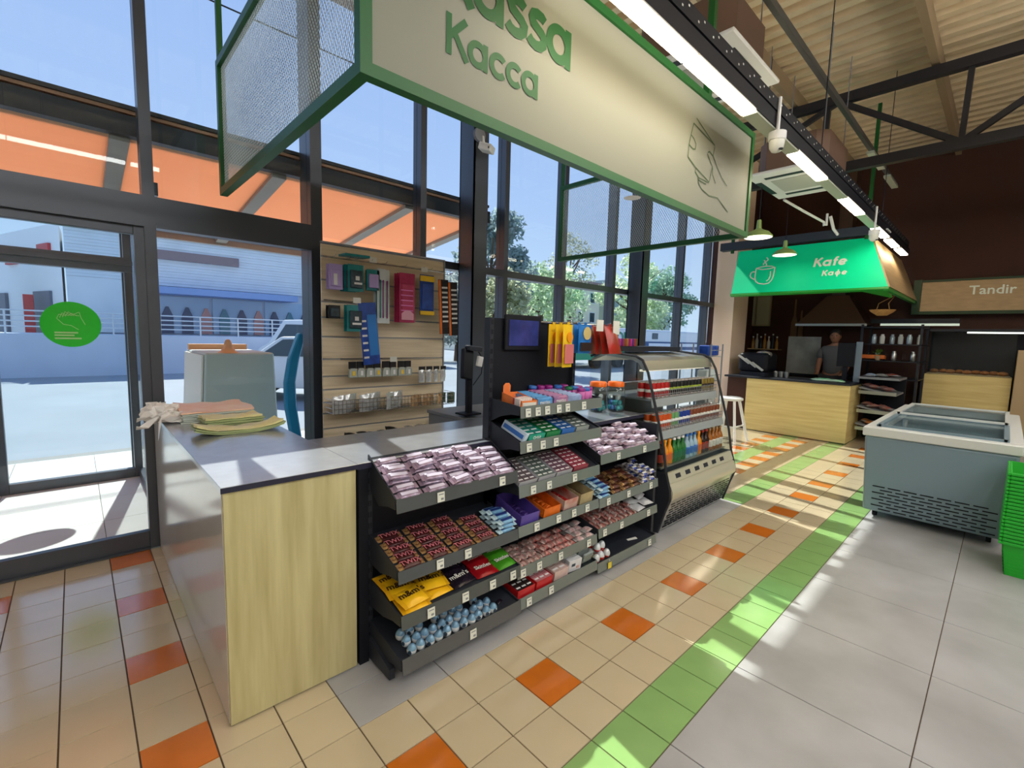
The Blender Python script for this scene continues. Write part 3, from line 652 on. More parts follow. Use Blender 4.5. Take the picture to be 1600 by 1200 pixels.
# =============== MIDDLE UNIT ===============
def openbox(w, d, h, hb=None, th=.0025, mi=0):   # carton tray: w along x, d along y, front at y=0
    hb = hb or h; b = MB()
    b.box(-w/2, w/2, 0, d, 0, th, mi).box(-w/2, w/2, 0, th, 0, h, mi).box(-w/2, w/2, d-th, d, 0, hb, mi)
    for s in (-1, 1): x = s*(w/2-th/2); b.prism([(0, 0), (d, 0), (d, hb), (0, h)], 'x', x-th/2, x+th/2, mi)
    return b
gumN = 0
def gumtray(lab, sh, x, w, d, h, m_tray, m_pack, nx, ny, packlab, d0=.008, yaw=0.0, text=None, up=0.0, tm=None, ph=.012):
    t = thing('display_box', lab, 'box', sh.P(x, d0, up), rotm(sh.tilt, yaw))
    obj('tray', openbox(w, d, h), m_tray, t)
    if text: link('lettering', text_mesh(text, h*.75, tm or M_wht, .01), t, (0, -.0012, h*.5), (PI/2, 0, 0))
    pk = None; R = Matrix.Rotation(sh.tilt, 3, 'X') @ Matrix.Rotation(yaw, 3, 'Z'); base = Vector(sh.P(x, d0, up))
    me = None
    for j in range(ny):
        for i in range(nx):
            pw = (w-.010)/nx; pd = (d-.010)/ny
            loc = base + R @ Vector((-w/2+.005+pw*(i+.5), .005+pd*(j+.5), .0035))
            if me is None:
                zb_ = h-.005; b = MB().box(-pw/2+.0012, pw/2-.0012, -pd/2+.0012, pd/2-.0012, 0, zb_).box(-pw*.34, pw*.34, -pd*.12, pd*.14, zb_, zb_+.0006, 1)
                me = b.mesh('gum_pack', [m_pack, M_wht])
            o = link('gum_pack', me, None, loc, rotm(sh.tilt, yaw)); tag(o, '%s, %s column, %s from the front' % (packlab.split(' lying in its tray')[0].replace(' lying', ''), ORD[i], ORD[j]), 'gum pack', 'packs in the '+lab.split(' on ')[0])
    return t
M_teal = mat('teal_card', rgb(34, 168, 140), .35); M_tealp = mat('teal_pack', rgb(40, 132, 122), .3); M_gp = mat('green_pack', rgb(24, 108, 56), .3); M_gcard = mat('green_card', rgb(30, 130, 76), .4)
M_bp = mat('blue_pack', rgb(44, 96, 164), .3); M_bcard = mat('blue_card', rgb(50, 110, 190), .4); M_gyp = mat('grey_green_pack', rgb(92, 106, 100), .3); M_gycard = mat('grey_card', rgb(150, 160, 158), .4)
M_brp = mat('taupe_pack', rgb(98, 86, 92), .3); M_brp2 = mat('mauve_pack', rgb(112, 82, 96), .3); M_rdp = mat('wine_pack', rgb(150, 60, 76), .3); M_pcard = mat('pale_card', rgb(170, 172, 180), .4)
lt = 'gum pack in the %s box, one like the rest of its tray'
t = thing('display_box', 'white and blue gum carton leaning at the left end of the green gum row', 'box', B[1].P(.908, .005), rotm(B[1].tilt, 0, .35))
obj('carton', MB().box(-.012, .012, 0, .17, 0, .05), mat('white_blue_card', rgb(196, 214, 232), .4), t, bevel=.002); obj('print_band', MB().box(-.0125, -.0118, .01, .16, .012, .034), M_bcard, t)
gumtray('teal gum tray on the second high shelf', B[1], 1.0, .118, .185, .034, M_teal, M_tealp, 2, 5, 'teal gum pack lying in the teal tray', text='Orbit')
gumtray('dark green gum tray on the second high shelf', B[1], 1.125, .112, .185, .034, M_gcard, M_gp, 2, 5, 'dark green gum pack lying in the green tray')
gumtray('blue gum tray on the second high shelf', B[1], 1.245, .108, .185, .034, M_bcard, M_bp, 2, 5, 'blue gum pack lying in the blue tray')
gumtray('grey gum tray on the second high shelf', B[1], 1.37, .112, .185, .034, M_gycard, M_gyp, 2, 5, 'grey green gum pack lying in the grey tray')
for i, (x, m, c, nm) in enumerate(((.945, M_brp, M_pcard, 'taupe gum tray, leftmost'), (1.085, M_gyp, M_pcard, 'grey gum tray, left of centre'), (1.225, M_brp2, M_pcard, 'mauve gum tray, right of centre'), (1.37, M_rdp, M_rdp, 'wine red gum tray, rightmost'))):
    gumtray(nm+' on the shelf below the green gum', B[2], x, .13, .19, .03, c, m, 3, 6, nm.split(' gum')[0]+' gum pack lying in its tray below the green gum')
# top shelf boxes
M_or = mat('orange_card', rgb(236, 132, 70), .4, var=.1, scale=20); M_mb = mat('mint_blue_card', rgb(86, 150, 206), .35, var=.3, scale=22); M_mp = mat('pink_fruit_card', rgb(206, 140, 168), .35, var=.35, scale=20, c2=rgb(120, 96, 150)); M_pu = mat('magenta_plastic', rgb(150, 36, 130), .35); M_pul = mat('pink_label', rgb(216, 120, 190), .4)
t = thing('display_box', 'orange mint box with a raised back flap at the left of the top shelf', 'box', B[0].P(.945, .006), rotm(B[0].tilt, -.12))
obj('tray', openbox(.10, .17, .035, .05), M_or, t); obj('back_flap', MB().prism([(-.045, .05), (.0, .05), (.0, .085), (-.01, .098), (-.032, .098), (-.045, .085)], 'y', .166, .169), M_or, t)
obj('label_panel', MB().box(-.042, .042, -.001, .0, .008, .026), M_offw, t)
M_tt = mat('mint_pack_white', rgb(236, 226, 222), .25); M_ttr = mat('mint_pack_red', rgb(190, 60, 50), .3)
for i in range(5):
    o = obj('mint_pack', MB().box(-.008, .008, -.03, .03, 0, .038, 0).box(-.0085, .0085, .012, .0305, .002, .0385, 1), [M_tt, M_ttr], None, Vector(B[0].P(.905+.020*i, .05+.003*i, .004)), rotm(B[0].tilt, -.12), bevel=.0015)
    tag(o, 'small mint pack with red cap in the orange box, %s from the left' % ORD[i], 'mint pack', 'mint packs in the orange box')
for i, (x, m, txt, lab) in enumerate(((1.06, M_mb, 'mentos', 'sky blue mint roll carton on the top shelf, right of the orange box'), (1.185, M_mp, 'mentos', 'pink fruit roll carton on the top shelf'), (1.30, mat('blue_pale_card', rgb(150, 170, 210), .35, var=.3, scale=20), None, 'pale blue carton at the right of the pink roll carton'))):
    t = thing('display_box', lab, 'box', B[0].P(x, .006), rotm(B[0].tilt, 0))
    obj('tray', openbox(.115, .20, .036, .042), [m], t)
    if txt: link('lettering', text_mesh(txt, .026, M_wht, .01), t, (0, -.0012, .018), (PI/2, 0, 0))
    for j in range(6):
        y = .016+.0325*j
        o = obj('candy_roll', MB().tube([(-.053, 0, 0), (.053, 0, 0)], .0135, 8), m, None, Vector(B[0].P(x, .006+y, .030)), rotm(B[0].tilt, 0), smooth=True)
        tag(o, 'candy roll in the ' + lab.split(' carton')[0] + ' carton, ' + ORD[j] + ' from the front', 'candy roll', 'rolls in the ' + lab.split(' carton')[0] + ' carton')
gj = None; M_gj = mat('green_lid', rgb(20, 110, 70), .35)
for i, (x, d) in enumerate(((1.185, .222), (1.245, .215), (1.30, .205), (1.36, .185), (1.42, .19), (1.38, .12), (1.43, .12), (1.48, .13), (1.41, .055), (1.46, .06), (1.5, .07))):
    t = thing('gum_jar', '', 'jar', B[0].P(x, d), rotm(B[0].tilt, 0), group='gum jars at the right end of the top shelf')
    lid = M_gj if i == 5 else (M_pu if i % 3 else M_bcard)
    obj('jar', MB().lathe([(.022, 0), (.024, .004), (.024, .042), (.021, .046)], 12), M_pul if i > 5 else M_pu, t, smooth=True); obj('lid', MB().lathe([(.0235, .046), (.0245, .048), (.0245, .06), (.022, .063)], 12), lid, t, smooth=True)
    t['label'] = 'magenta gum jar with %s lid, %s' % ('green' if i == 5 else ('magenta' if i % 3 else 'blue'), ['back row beside the header panel', 'second in the back row', 'third in the back row', 'fourth in the back row', 'last in the back row', 'middle row, behind the price strip', 'middle row, right of the green lid', 'middle row, right end', 'front row, leftmost', 'front row, centre', 'front row, right end'][i])
# shelf b: open cartons
M_vio = mat('violet_card', rgb(88, 70, 160), .4, var=.1, scale=10); M_tan = mat('tan_card_inside', rgb(176, 150, 116), .6); M_ocard = mat('bright_orange_card', rgb(226, 110, 26), .4, var=.2, scale=18); M_rcard = mat('red_white_card', rgb(186, 60, 40), .4, var=.4, scale=14, c2=rgb(200, 190, 180)); M_beige = mat('beige_card', rgb(176, 160, 120), .5, var=.2, scale=16)
for x, m, h, hb, lab, mm, cl in ((.965, M_vio, .055, .085, 'violet open carton with small violet candies', mat('violet_foil', rgb(70, 50, 120), .25, .2), 'violet foil candy inside the violet carton'), (1.135, M_ocard, .05, .075, 'bright orange open carton beside the violet one', mat('orange_foil', rgb(214, 100, 30), .25, .2), 'orange wrapped candy inside the orange carton'), (1.29, M_rcard, .06, .07, 'red and white open carton on the shelf of cartons', mat('red_foil', rgb(170, 40, 36), .25, .2), 'red wrapped candy inside the red and white carton'), (1.43, M_beige, .065, .075, 'beige carton at the right end of the shelf of cartons', mat('brown_foil', rgb(96, 70, 50), .3, .2), 'brown wrapped candy inside the beige carton')):
    t = thing('display_box', lab, 'box', B[3].P(x, .008), rotm(B[3].tilt, 0))
    obj('tray', openbox(.135 if x < 1.2 else .12, .20, h, hb), m, t)
    o0 = obj('wrapped_candy', bar_mb(.055, .026, .018, .008), [mm, mm], None, smooth=True); tag(o0, cl, 'candy', cl.replace('candy', 'candies'))
    k = 0
    for i in range(2):
        for j in range(5):
            loc = Vector(B[3].P(x-.028+.056*i, .032+.034*j+.004*i, .006+(.018 if (i+j) % 3 == 0 else 0)*0)); r = rotm(B[3].tilt, rnd.uniform(-.12, .12))
            o = o0
            if k: o = o0.copy(); COL.objects.link(o)
            o.location = loc; o.rotation_euler = r; o['label'] = cl + ', %s column, %s from the front' % (['left', 'right'][i], ORD[j])
            k += 1
def pile(sh, name, lab, group, x0, x1, nx, ny, layers, L, w, h, body, ends, band=None, along='x', d0=.02, pitch=None, yawj=.12):
    src = flow(name, lab, 'chocolate bar', group, L, w, h, body, ends, band=band); first = True; p = pitch or w*1.12
    for l in range(layers):
        for i in range(nx):
            for j in range(ny - (1 if l else 0)):
                if l and rnd.random() < .3: continue
                x = x0+(x1-x0)*(i+.5)/nx+rnd.uniform(-.004, .004)
                put(src, first, sh.P(x, d0+p*j+(p*.4 if l else 0), h*1.12*l), rotm(sh.tilt, (PI/2 if along == 'y' else 0)+rnd.uniform(-yawj, yawj)))['label'] = lab + ', column %s, %s back, %s layer' % (['one', 'two', 'three', 'four', 'five', 'six', 'seven', 'eight'][i], ORD[j], ['bottom', 'second', 'top'][l]); first = False
M_rw = mat('red_white_wrapper', rgb(196, 62, 48), .28, .1, var=.5, scale=36, c2=rgb(222, 210, 204)); M_bw = mat('cream_brown_wrapper', rgb(206, 190, 184), .28, .1, var=.5, scale=34, c2=rgb(96, 58, 52)); M_rw2 = mat('crimson_wrapper', rgb(146, 24, 44), .28, .1, var=.5, scale=30, c2=rgb(200, 150, 140)); M_ends = mat('silver_end', rgb(186, 180, 178), .3, .4)
pile(B[4], 'chocolate_bar', 'cream brown wafer bar, middle unit fifth shelf', 'cream wafer bars in the middle unit', .885, 1.08, 4, 4, 2, .048, .04, .022, M_bw, M_rw, band=None, yawj=.25)
pile(B[4], 'chocolate_bar', 'crimson wafer bar, middle unit fifth shelf', 'crimson wafer bars in the middle unit', 1.085, 1.34, 5, 4, 2, .05, .04, .022, M_rw2, M_rw, yawj=.25)
pile(B[4], 'chocolate_bar', 'white pink bar, middle unit fifth shelf', 'white bars in the middle unit', 1.35, 1.525, 2, 4, 2, .085, .04, .022, mat('white_pink_wrapper', rgb(220, 206, 206), .28, .1, var=.3, scale=30, c2=rgb(170, 120, 120)), M_ends, yawj=.2)
# bottom of the middle unit
M_rbox = mat('red_box', rgb(186, 24, 32), .4); M_blkp = mat('black_brown_pack', rgb(46, 36, 36), .3); M_pkp = mat('rose_pack', rgb(200, 130, 136), .3, var=.3, scale=18); M_pkp2 = mat('pale_rose_pack', rgb(206, 180, 174), .3, var=.2, scale=18)
gumtray('red tray of dark packs on the bottom shelf of the middle unit', B[5], .945, .125, .19, .05, M_rbox, M_blkp, 3, 5, 'dark brown pack standing in the red tray')
gumtray('red tray of rose packs on the bottom shelf of the middle unit', B[5], 1.085, .13, .18, .05, M_rbox, M_pkp, 3, 4, 'rose pack standing in the red tray')
gumtray('pale rose tray on the bottom shelf of the middle unit', B[5], 1.22, .12, .18, .055, M_pkp2, M_pkp2, 2, 4, 'pale rose pack standing in the pale tray')
M_wbox = mat('white_box', rgb(214, 216, 220), .4, var=.05, scale=10)
for i in range(4):
    o = obj('snack_box', MB().box(-.05, .05, 0, .036, 0, .07).box(-.03, .0, -.0006, 0, .03, .05, 1).box(.01, .035, -.0006, 0, .012, .03, 2), [M_wbox, M_eggd, M_rcard], None, Vector(B[5].P(1.345+.003*i, .012+.042*i)), rotm(B[5].tilt, -.1), bevel=.0015)
    tag(o, 'white snack box with small print, %s in its row on the bottom shelf' % ['front one', 'second', 'third', 'rearmost'][i], 'box', 'white boxes on the bottom shelf')
t = thing('display_box', 'clear plastic tray holding pale sachets on the bottom shelf', 'box', B[5].P(1.475, .01), rotm(B[5].tilt, 0)); obj('tray', openbox(.115, .18, .06), M_clear, t)
for i in range(4):
    tag(obj('sachet', MB().box(-.045, .045, -.006, .006, 0, .065), M_gycard, None, Vector(B[5].P(1.475, .035+.04*i, .004)), rotm(B[5].tilt+.2, 0), bevel=.003), 'pale grey sachet in the clear tray, %s from the front' % ORD[i], 'sachet', 'sachets in the clear tray')
# =============== FAR UNIT ===============
sn3 = None; first = True; M_lil3 = mat('white_lilac_wrapper', rgb(206, 196, 214), .25, .2, var=.2, scale=40, c2=rgb(150, 120, 140))
sn3 = flow('chocolate_bar', 'white and lilac bar on the sunlit top shelf of the far unit', 'chocolate bar', 'bars on the top shelf of the far unit', .124, .036, .02, M_lil3, M_lil2, band=M_lilp)
for c in range(5):
    for r in range(6):
        x = 1.610+.131*c; put(sn3, first, Cc[0].P(x+rnd.uniform(-.004, .004), .018+.0415*r), rotm(Cc[0].tilt, rnd.uniform(-.06, .06)))['label'] = 'white lilac bar, far unit top shelf, %s column, %s from the front' % (ORD[c], ORD[r]); first = False
        if (c+r) % 2 == 0: dup(sn3, Cc[0].P(x+rnd.uniform(-.01, .01), .022+.0415*r, .0225), rotm(Cc[0].tilt, rnd.uniform(-.12, .12)), 'white lilac bar on the upper layer, far unit, %s column, %s from the front' % (ORD[c], ORD[r]))
M_dkb = mat('dark_cocoa_wrapper', rgb(52, 26, 20), .28, .1, var=.3, scale=30, c2=rgb(96, 52, 40)); M_blw = mat('royal_blue_wrapper', rgb(30, 48, 134), .26, .15, var=.3, scale=30, c2=rgb(90, 110, 190))
pile(Cc[1], 'coconut_bar', 'sky blue bar, far unit second shelf', 'sky blue bars on the far unit', 1.555, 1.68, 1, 5, 3, .11, .036, .019, M_lb, M_lbe, band=M_nav)
pile(Cc[1], 'chocolate_bar', 'dark cocoa bar, far unit second shelf', 'cocoa bars on the far unit', 1.70, 2.02, 3, 5, 2, .1, .04, .02, M_dkb, M_gold)
pile(Cc[1], 'chocolate_bar', 'royal blue bar, far unit second shelf', 'royal blue bars on the far unit', 2.03, 2.215, 2, 6, 3, .085, .036, .02, M_blw, M_ends, band=M_wht)
pile(Cc[2], 'chocolate_bar', 'cream rose wafer bar, far unit third shelf', 'rose wafer bars on the far unit', 1.55, 1.98, 8, 5, 2, .048, .04, .022, M_bw, M_rw2, yawj=.25)
M_wbag = mat('white_crinkled_foil', rgb(206, 208, 212), .3, .2, var=.15, scale=20)
for i, (x, d, u, y) in enumerate(((2.04, .05, 0, .1), (2.05, .12, .01, -.2), (2.03, .19, .016, .15), (2.15, .06, .01, -.1), (2.16, .13, .03, .3), (2.15, .2, .02, .0))):
    o = bag('snack_bag', 'white crinkled snack bag at the right end of the third shelf, %s' % ['front left', 'middle left', 'rear left', 'front right', 'tilted on top right', 'rear right'][i], .11, .085, .022, M_wbag, M_wbag, None, 0, None, 'white snack bags on the far unit', 20+i); o.location = Cc[2].P(x, d, u); o.rotation_euler = rotm(Cc[2].tilt+(.3 if i == 4 else 0), y)
M_eggr = mat('egg_foil_red', rgb(196, 50, 36), .28, .1)
first = True
e2 = thing('chocolate_egg', 'white and red foil egg in the heap on the bottom shelf of the far unit', 'chocolate egg', group='foil eggs on the far unit')
obj('foil', MB().lathe([(a*1.15, z*1.15) for a, z in pr], 12, mi=[1, 1, 1, 0, 0, 0, 0]), [M_egg, M_eggr], e2, smooth=True)
for i, (x, d, u) in enumerate(((1.565, .03, 0), (1.62, .025, 0), (1.675, .03, 0), (1.58, .085, 0), (1.635, .085, 0), (1.69, .08, 0), (1.56, .14, 0), (1.615, .145, 0), (1.60, .055, .048), (1.65, .06, .048), (1.59, .11, .05), (1.67, .14, 0))):
    put(e2, first, Cc[3].P(x, d, u), rotm(Cc[3].tilt+rnd.uniform(-.4, .2), rnd.uniform(-2, 2)))['label'] = 'white and red foil egg in the far unit heap, %s' % ['front left', 'front centre', 'front right', 'middle left', 'middle centre', 'middle right', 'back left', 'back centre', 'upper left', 'upper right', 'upper back', 'back right'][i]; first = False
tag(obj('paper_strip', MB().hexa([(-.04, -.01, 0), (.04, -.012, .006), (.04, .012, .006), (-.04, .01, 0), (-.04, -.01, .001), (.04, -.012, .007), (.04, .012, .007), (-.04, .01, .001)]), M_offw, None, Cc[3].P(2.02, .06), rotm(Cc[3].tilt, -.3)), 'white paper strip lying on the nearly empty bottom shelf', 'paper')
t = thing('shelf_tag', 'small yellow tag hanging from the far unit bottom shelf edge', 'tag', (1.655, .062, .05)); obj('card', MB().box(-.018, .018, -.0015, 0, -.02, .02), mat('yellow_tag', rgb(220, 200, 60), .5), t); obj('hook', MB().tube([(0, .004, .02), (0, -.001, .03), (0, .006, .036)], .0015, 5), M_steel, t)
# =============== HANGING PACKS ===============
M_ychup = mat('yellow_pack_foil', rgb(232, 190, 30), .3, var=.08, scale=12); M_pinkp = mat('pink_lower_print', rgb(206, 116, 116), .35); M_blup = mat('blue_pack_foil', rgb(36, 112, 190), .28, var=.3, scale=14); M_redp = mat('red_pack_foil', rgb(176, 30, 26), .28, var=.3, scale=12, c2=rgb(130, 60, 40))
M_wire = mat('chrome_wire', rgb(190, 190, 190), .25, .9)
t = thing('peg_hooks', 'row of chrome wire hooks on the tall shelf header holding candy packs', 'hooks', (1.4, .33, 1.5))
for x in (1.275, 1.34, 1.45, 1.64, 1.70): part('hook', MB().tube([(x, .34, 1.522), (x, .16, 1.526), (x, .13, 1.535)], .0022, 6), M_wire, t)
part('rail', MB().tube([(1.22, .325, 1.528), (1.76, .325, 1.528)], .004, 6), M_wire, t)
part('tag_holder', MB().box(1.50, 1.565, .128, .131, 1.485, 1.55), M_offw, t); part('tag_holder', MB().box(1.665, 1.73, .128, .131, 1.47, 1.55), M_offw, t)
def hang(name, lab, x, y, z, w, h, m, grp, seed, rx=0.0, rz=0.0, lower=None, disc=None):
    t = thing(name, lab, 'candy bag', (x, y, z), (rx, 0, rz), group=grp); b = bag_mb(h, w, .022, 8, 5, seed); b.xf(Matrix.Rotation(PI/2, 4, 'X') @ Matrix.Rotation(PI/2, 4, 'Z') @ Matrix.Translation((-h/2, 0, 0)))
    obj('pouch', b, [m, m], t, smooth=True)
    zs = [v[2] for v in b.v]
    if lower: obj('lower_print', MB().box(-w*.46, w*.46, -.0240, -.0205, -h*.91, -h*(.46 if h > .2 else .62)), lower, t, bevel=.001)
    if disc: obj('printed_disc', MB().prism([(w*.3*math.cos(2*PI*k/16), -h*.3+w*.3*math.sin(2*PI*k/16)) for k in range(16)], 'y', -.0265, -.023), disc, t)
    obj('euro_hole_tab', MB().box(-.012, .012, -.012, -.009, -.004, .012), m, t)
    return t
M_odisc = mat('orange_print_disc', rgb(236, 150, 30), .35)
for i, (x, y) in enumerate(((1.285, .17), (1.275, .215), (1.268, .26))):
    hang('lolly_bag', 'tall yellow candy pack with pink lower half, %s of the three hanging ones' % ['front', 'middle', 'rear'][i], x, y, 1.515, .098, .235, M_ychup, 'yellow hanging packs', 30+i, 0, .15, M_pinkp, M_odisc)
hang('candy_bag', 'blue hanging candy bag with a white print beside the yellow packs', 1.45, .18, 1.52, .125, .165, M_blup, 'blue hanging bags', 40, 0, .05, M_brt, mat('pale_blue_disc', rgb(200, 180, 120), .4))
hang('candy_bag', 'second blue candy bag hanging behind the first one', 1.452, .23, 1.52, .125, .165, M_blup, 'blue hanging bags', 41)
for i in range(4): hang('candy_bag', 'glossy red candy bag on the last hook, %s' % ['tilted outermost', 'second from the front', 'third from the front', 'against the panel'][i], 1.665, .16+.045*i, 1.515, .125, .17, M_redp, 'red hanging bags', 50+i, -.28+.08*i, .1*i)
# =============== JARS ON THE WORKTOP ===============
M_tealc = mat('teal_candy_foil', rgb(50, 150, 160), .25, .3); M_wc = mat('pale_candy_foil', rgb(190, 206, 214), .25, .3); M_bc = mat('blue_candy_foil', rgb(60, 110, 180), .25, .3)
for k, (x, y, lab) in enumerate(((2.15, .57, 'clear candy jar with an orange lid, nearer one of the pair'), (2.285, .505, 'clear candy jar with an orange lid, farther one of the pair'))):
    t = thing('candy_jar', lab, 'jar', (x, y, .8985))
    obj('jar', MB().lathe([(.058, 0), (.064, .006), (.066, .05), (.066, .10), (.060, .125), (.052, .135), (.050, .135), (.058, .122), (.063, .10), (.063, .05), (.061, .008), (.055, .004)], 20).xf(Matrix.Diagonal((1.06, 1.06, 1.4, 1))), M_clear, t, smooth=True)
    obj('lid', MB().lathe([(.054, .134), (.058, .136), (.058, .156), (.054, .160), (.030, .161)], 20).xf(Matrix.Diagonal((1.06, 1.06, 1.4, 1))), mat('orange_lid', rgb(238, 110, 26), .35), t, smooth=True)
    rr = random.Random(k+5)
    pts = [(.0, .0, .018)]+[(.04*math.cos(a), .04*math.sin(a), .02+.003*(i % 2)) for i, a in enumerate([j*PI/3 for j in range(6)])]+[(.03*math.cos(a+.4), .03*math.sin(a+.4), .05) for a in [j*PI/2 for j in range(4)]]+[(.036*math.cos(a), .036*math.sin(a), .082) for a in [j*2*PI/3 for j in range(3)]]
    for i, (dx, dy, z) in enumerate(pts):
        m = (M_wc if z > .07 else (M_bc if i % 4 == 0 else M_tealc))
        o = obj('wrapped_candy', MB().lathe([(.002, -.017), (.012, -.013), (.0165, 0), (.012, .013), (.002, .017)], 9).xf(Matrix.Scale(1.18, 4)), m, None, (x+dx*1.05, y+dy*1.05, .8995+z*1.3), (rr.uniform(-.6, .6), rr.uniform(-.6, .6), 0), smooth=True)
        tag(o, '%s foil candy, %s, inside the %s orange lidded jar' % ('pale' if m is M_wc else ('blue' if m is M_bc else 'teal'), ['lowest in the middle', 'bottom ring right', 'bottom ring rear right', 'bottom ring rear left', 'bottom ring left', 'bottom ring front left', 'bottom ring front right', 'second layer right', 'second layer rear', 'second layer left', 'second layer front', 'top right', 'top rear', 'top front'][i], 'nearer' if k == 0 else 'farther'), 'candy', '%s candies in the %s jar' % ('pale' if m is M_wc else ('blue' if m is M_bc else 'teal'), 'nearer' if k == 0 else 'farther'))
# =============== COOLER DRINKS ===============
def can(m, m2): 
    return MB().lathe([(.024, 0), (.027, .003), (.029, .012), (.029, .105), (.025, .116), (.0255, .12), (.0235, .118)], 12, mi=[1, 1, 0, 0, 1, 1])
def canset(key, lab, m, m2, band):
    t = thing('drink_can', lab, 'can', group='cans: '+key); obj('body', can(m, m2), [m, M_ends], t, smooth=True)
    b = MB(); 
    obj('print_band', MB().lathe([(.0293, .05), (.0295, .054), (.0295, .068), (.0293, .072)], 12), band, t, smooth=True); return t
cs = {k: canset(k, l, m, None, bd) for k, l, m, bd in (
 ('red cola', 'red can in the cooler upper row, left end', mat('can_red', rgb(176, 26, 24), .3, .3), M_wht), ('black energy', 'black can in the cooler upper row', mat('can_black', rgb(22, 24, 24), .3, .3), mat('lime_print', rgb(150, 170, 60), .4)),
 ('gold', 'dark gold can at the right of the cooler upper row', mat('can_gold', rgb(130, 112, 50), .3, .4), M_blkp),
 ('orange', 'orange can at the left of the cooler middle row', mat('can_orange', rgb(206, 84, 26), .3, .3), M_wht), ('green', 'pale green can beside the orange ones in the middle row', mat('can_green', rgb(110, 166, 110), .3, .3), M_wht),
 ('blue', 'blue can in the cooler middle row', mat('can_blue', rgb(30, 60, 150), .3, .3), M_wht), ('copper', 'copper brown can at the right of the cooler middle row', mat('can_copper', rgb(130, 70, 44), .3, .4), M_offw))}
used = set()
def setcan(k, loc, i, r, row):
    put(cs[k], k not in used, loc, (0, 0, rnd.uniform(0, 6)))['label'] = '%s can in the cooler %s row, %s from the left, %s line' % (k.replace(' cola', '').replace(' energy', ''), row, ORD[i], ['front', 'rear'][r]); used.add(k)
for i in range(18):
    x = CX0+.05+i*.0625
    for r in range(2): setcan('red cola' if i < 5 else ('black energy' if i < 14 else 'gold'), (x, .325+.064*r, 1.001), i, r, 'upper')
    for r in range(2): setcan('orange' if i < 4 else ('green' if i < 6 else ('blue' if i < 9 else ('copper' if i < 14 else 'gold'))) if i < 14 else 'copper', (x, .26+.064*r, .766), i, r, 'middle')
def bottleset(lab, m, cap, lbl, key):
    t = thing('drink_bottle', lab, 'bottle', group='bottles: '+key)
    obj('glass', MB().lathe([(.026, 0), (.030, .004), (.031, .02), (.031, .095), (.026, .118), (.013, .145), (.012, .175)], 12), m, t, smooth=True)
    obj('cap', MB().lathe([(.0145, .172), (.0145, .186), (.011, .189)], 10), cap, t, smooth=True); obj('label_band', MB().lathe([(.0312, .03), (.0316, .034), (.0316, .085), (.0312, .089)], 12), lbl, t, smooth=True); return t
bs = [bottleset('%s bottle on the bottom shelf of the cooler' % l, mat('bottle_'+l.replace(' ', '_'), c, .15), cp, lb, l) for l, c, cp, lb in (
 ('dark cola', rgb(40, 22, 18), M_redp, M_redp), ('yellow orange', rgb(220, 140, 30), M_odisc, M_ocard), ('green', rgb(40, 110, 50), M_wht, M_gj), ('clear blue', rgb(150, 180, 200), M_bcard, M_bcard), ('amber', rgb(150, 90, 30), M_gold, M_offw))]
seq = [0, 1, 1, 2, 2, 2, 3, 3, 3, 1, 0, 0, 4, 4, 4, 4]; ub = set()
for i, s_ in enumerate(seq):
    for r in range(2):
        put(bs[s_], s_ not in ub, (CX0+.055+i*.070, .21+.07*r, .506), (0, 0, 0))['label'] = '%s bottle, cooler bottom shelf, %s from the left, %s line' % (['dark cola', 'yellow orange', 'green', 'clear blue', 'amber'][s_], ORD[i], ['front', 'rear'][r]); ub.add(s_)
# =============== SLAT BOARD DISPLAY ===============
t = thing('slat_board', 'wood grain slat board with metal grooves standing before the window', 'display board', (1.2, 2.0, 0))
zs = [.35, .47, .58, .70, .818, .904, 1.0, 1.101, 1.232, 1.40, 1.545, 1.66, 1.82, 1.99, 2.085]
for i in range(len(zs)-1):
    part('slat', MB().box(.655, 1.735, 2.0, 2.016, zs[i]+.006, zs[i+1]-.006), M_slat, t, bevel=.001)
    part('groove', MB().box(.655, 1.735, 2.008, 2.018, zs[i]-.006, zs[i]+.006), M_framew, t)
part('side_trim', MB().box(1.735, 1.745, 1.992, 2.022, .3, 2.09), M_framew, t); part('top_trim', MB().box(.655, 1.745, 1.992, 2.022, 2.085, 2.098), M_framew, t)
part('back_frame', MB().box(.66, 1.73, 2.018, 2.03, .0, 2.08), M_dark, t)
def rail(z, x0, x1):
    part('hook_rail', MB().tube([(x0, 1.975, z), (x1, 1.975, z)], .004, 5), M_wire, t)
rail(1.985, .66, 1.72); rail(1.672, .66, .93)
for x in (.69, .80, .86, .97, 1.09, 1.26, 1.42, 1.50, 1.62, 1.69): part('hook', MB().tube([(x, 2.0, 1.985), (x, 1.84, 1.975), (x, 1.82, 1.985)], .002, 5), M_wire, t)
for x, z in ((.98, 1.985), (1.43, 1.965), (.85, 1.675), (1.15, 1.235)): part('price_tag', MB().box(x-.03, x+.03, 1.832, 1.834, z-.02, z+.02), M_offw, t)
def blister(name, cat, lab, x0, x1, z0, z1, y, m, extra=None, thick=.02, grp=None, lean=0.0):
    o = thing(name, lab, cat, ((x0+x1)/2, y, z0), (0, lean, 0), group=grp); w = (x1-x0)/2; h = z1-z0
    obj('card', MB().box(-w, w, -.001, .001, 0, h).box(-.012, .012, -.0015, -.001, h-.012, h-.006), m, o, bevel=.0008)
    obj('blister', MB().box(-w*.75, w*.75, -thick, -.001, h*.12, h*.78), extra or M_clear, o, bevel=.004); return o
M_lav = mat('lavender_card', rgb(170, 150, 206), .35); M_tl = mat('teal_razor_card', rgb(20, 124, 128), .35, var=.2, scale=20); M_tld = mat('dark_teal_print', rgb(40, 60, 70), .3, var=.6, scale=30)
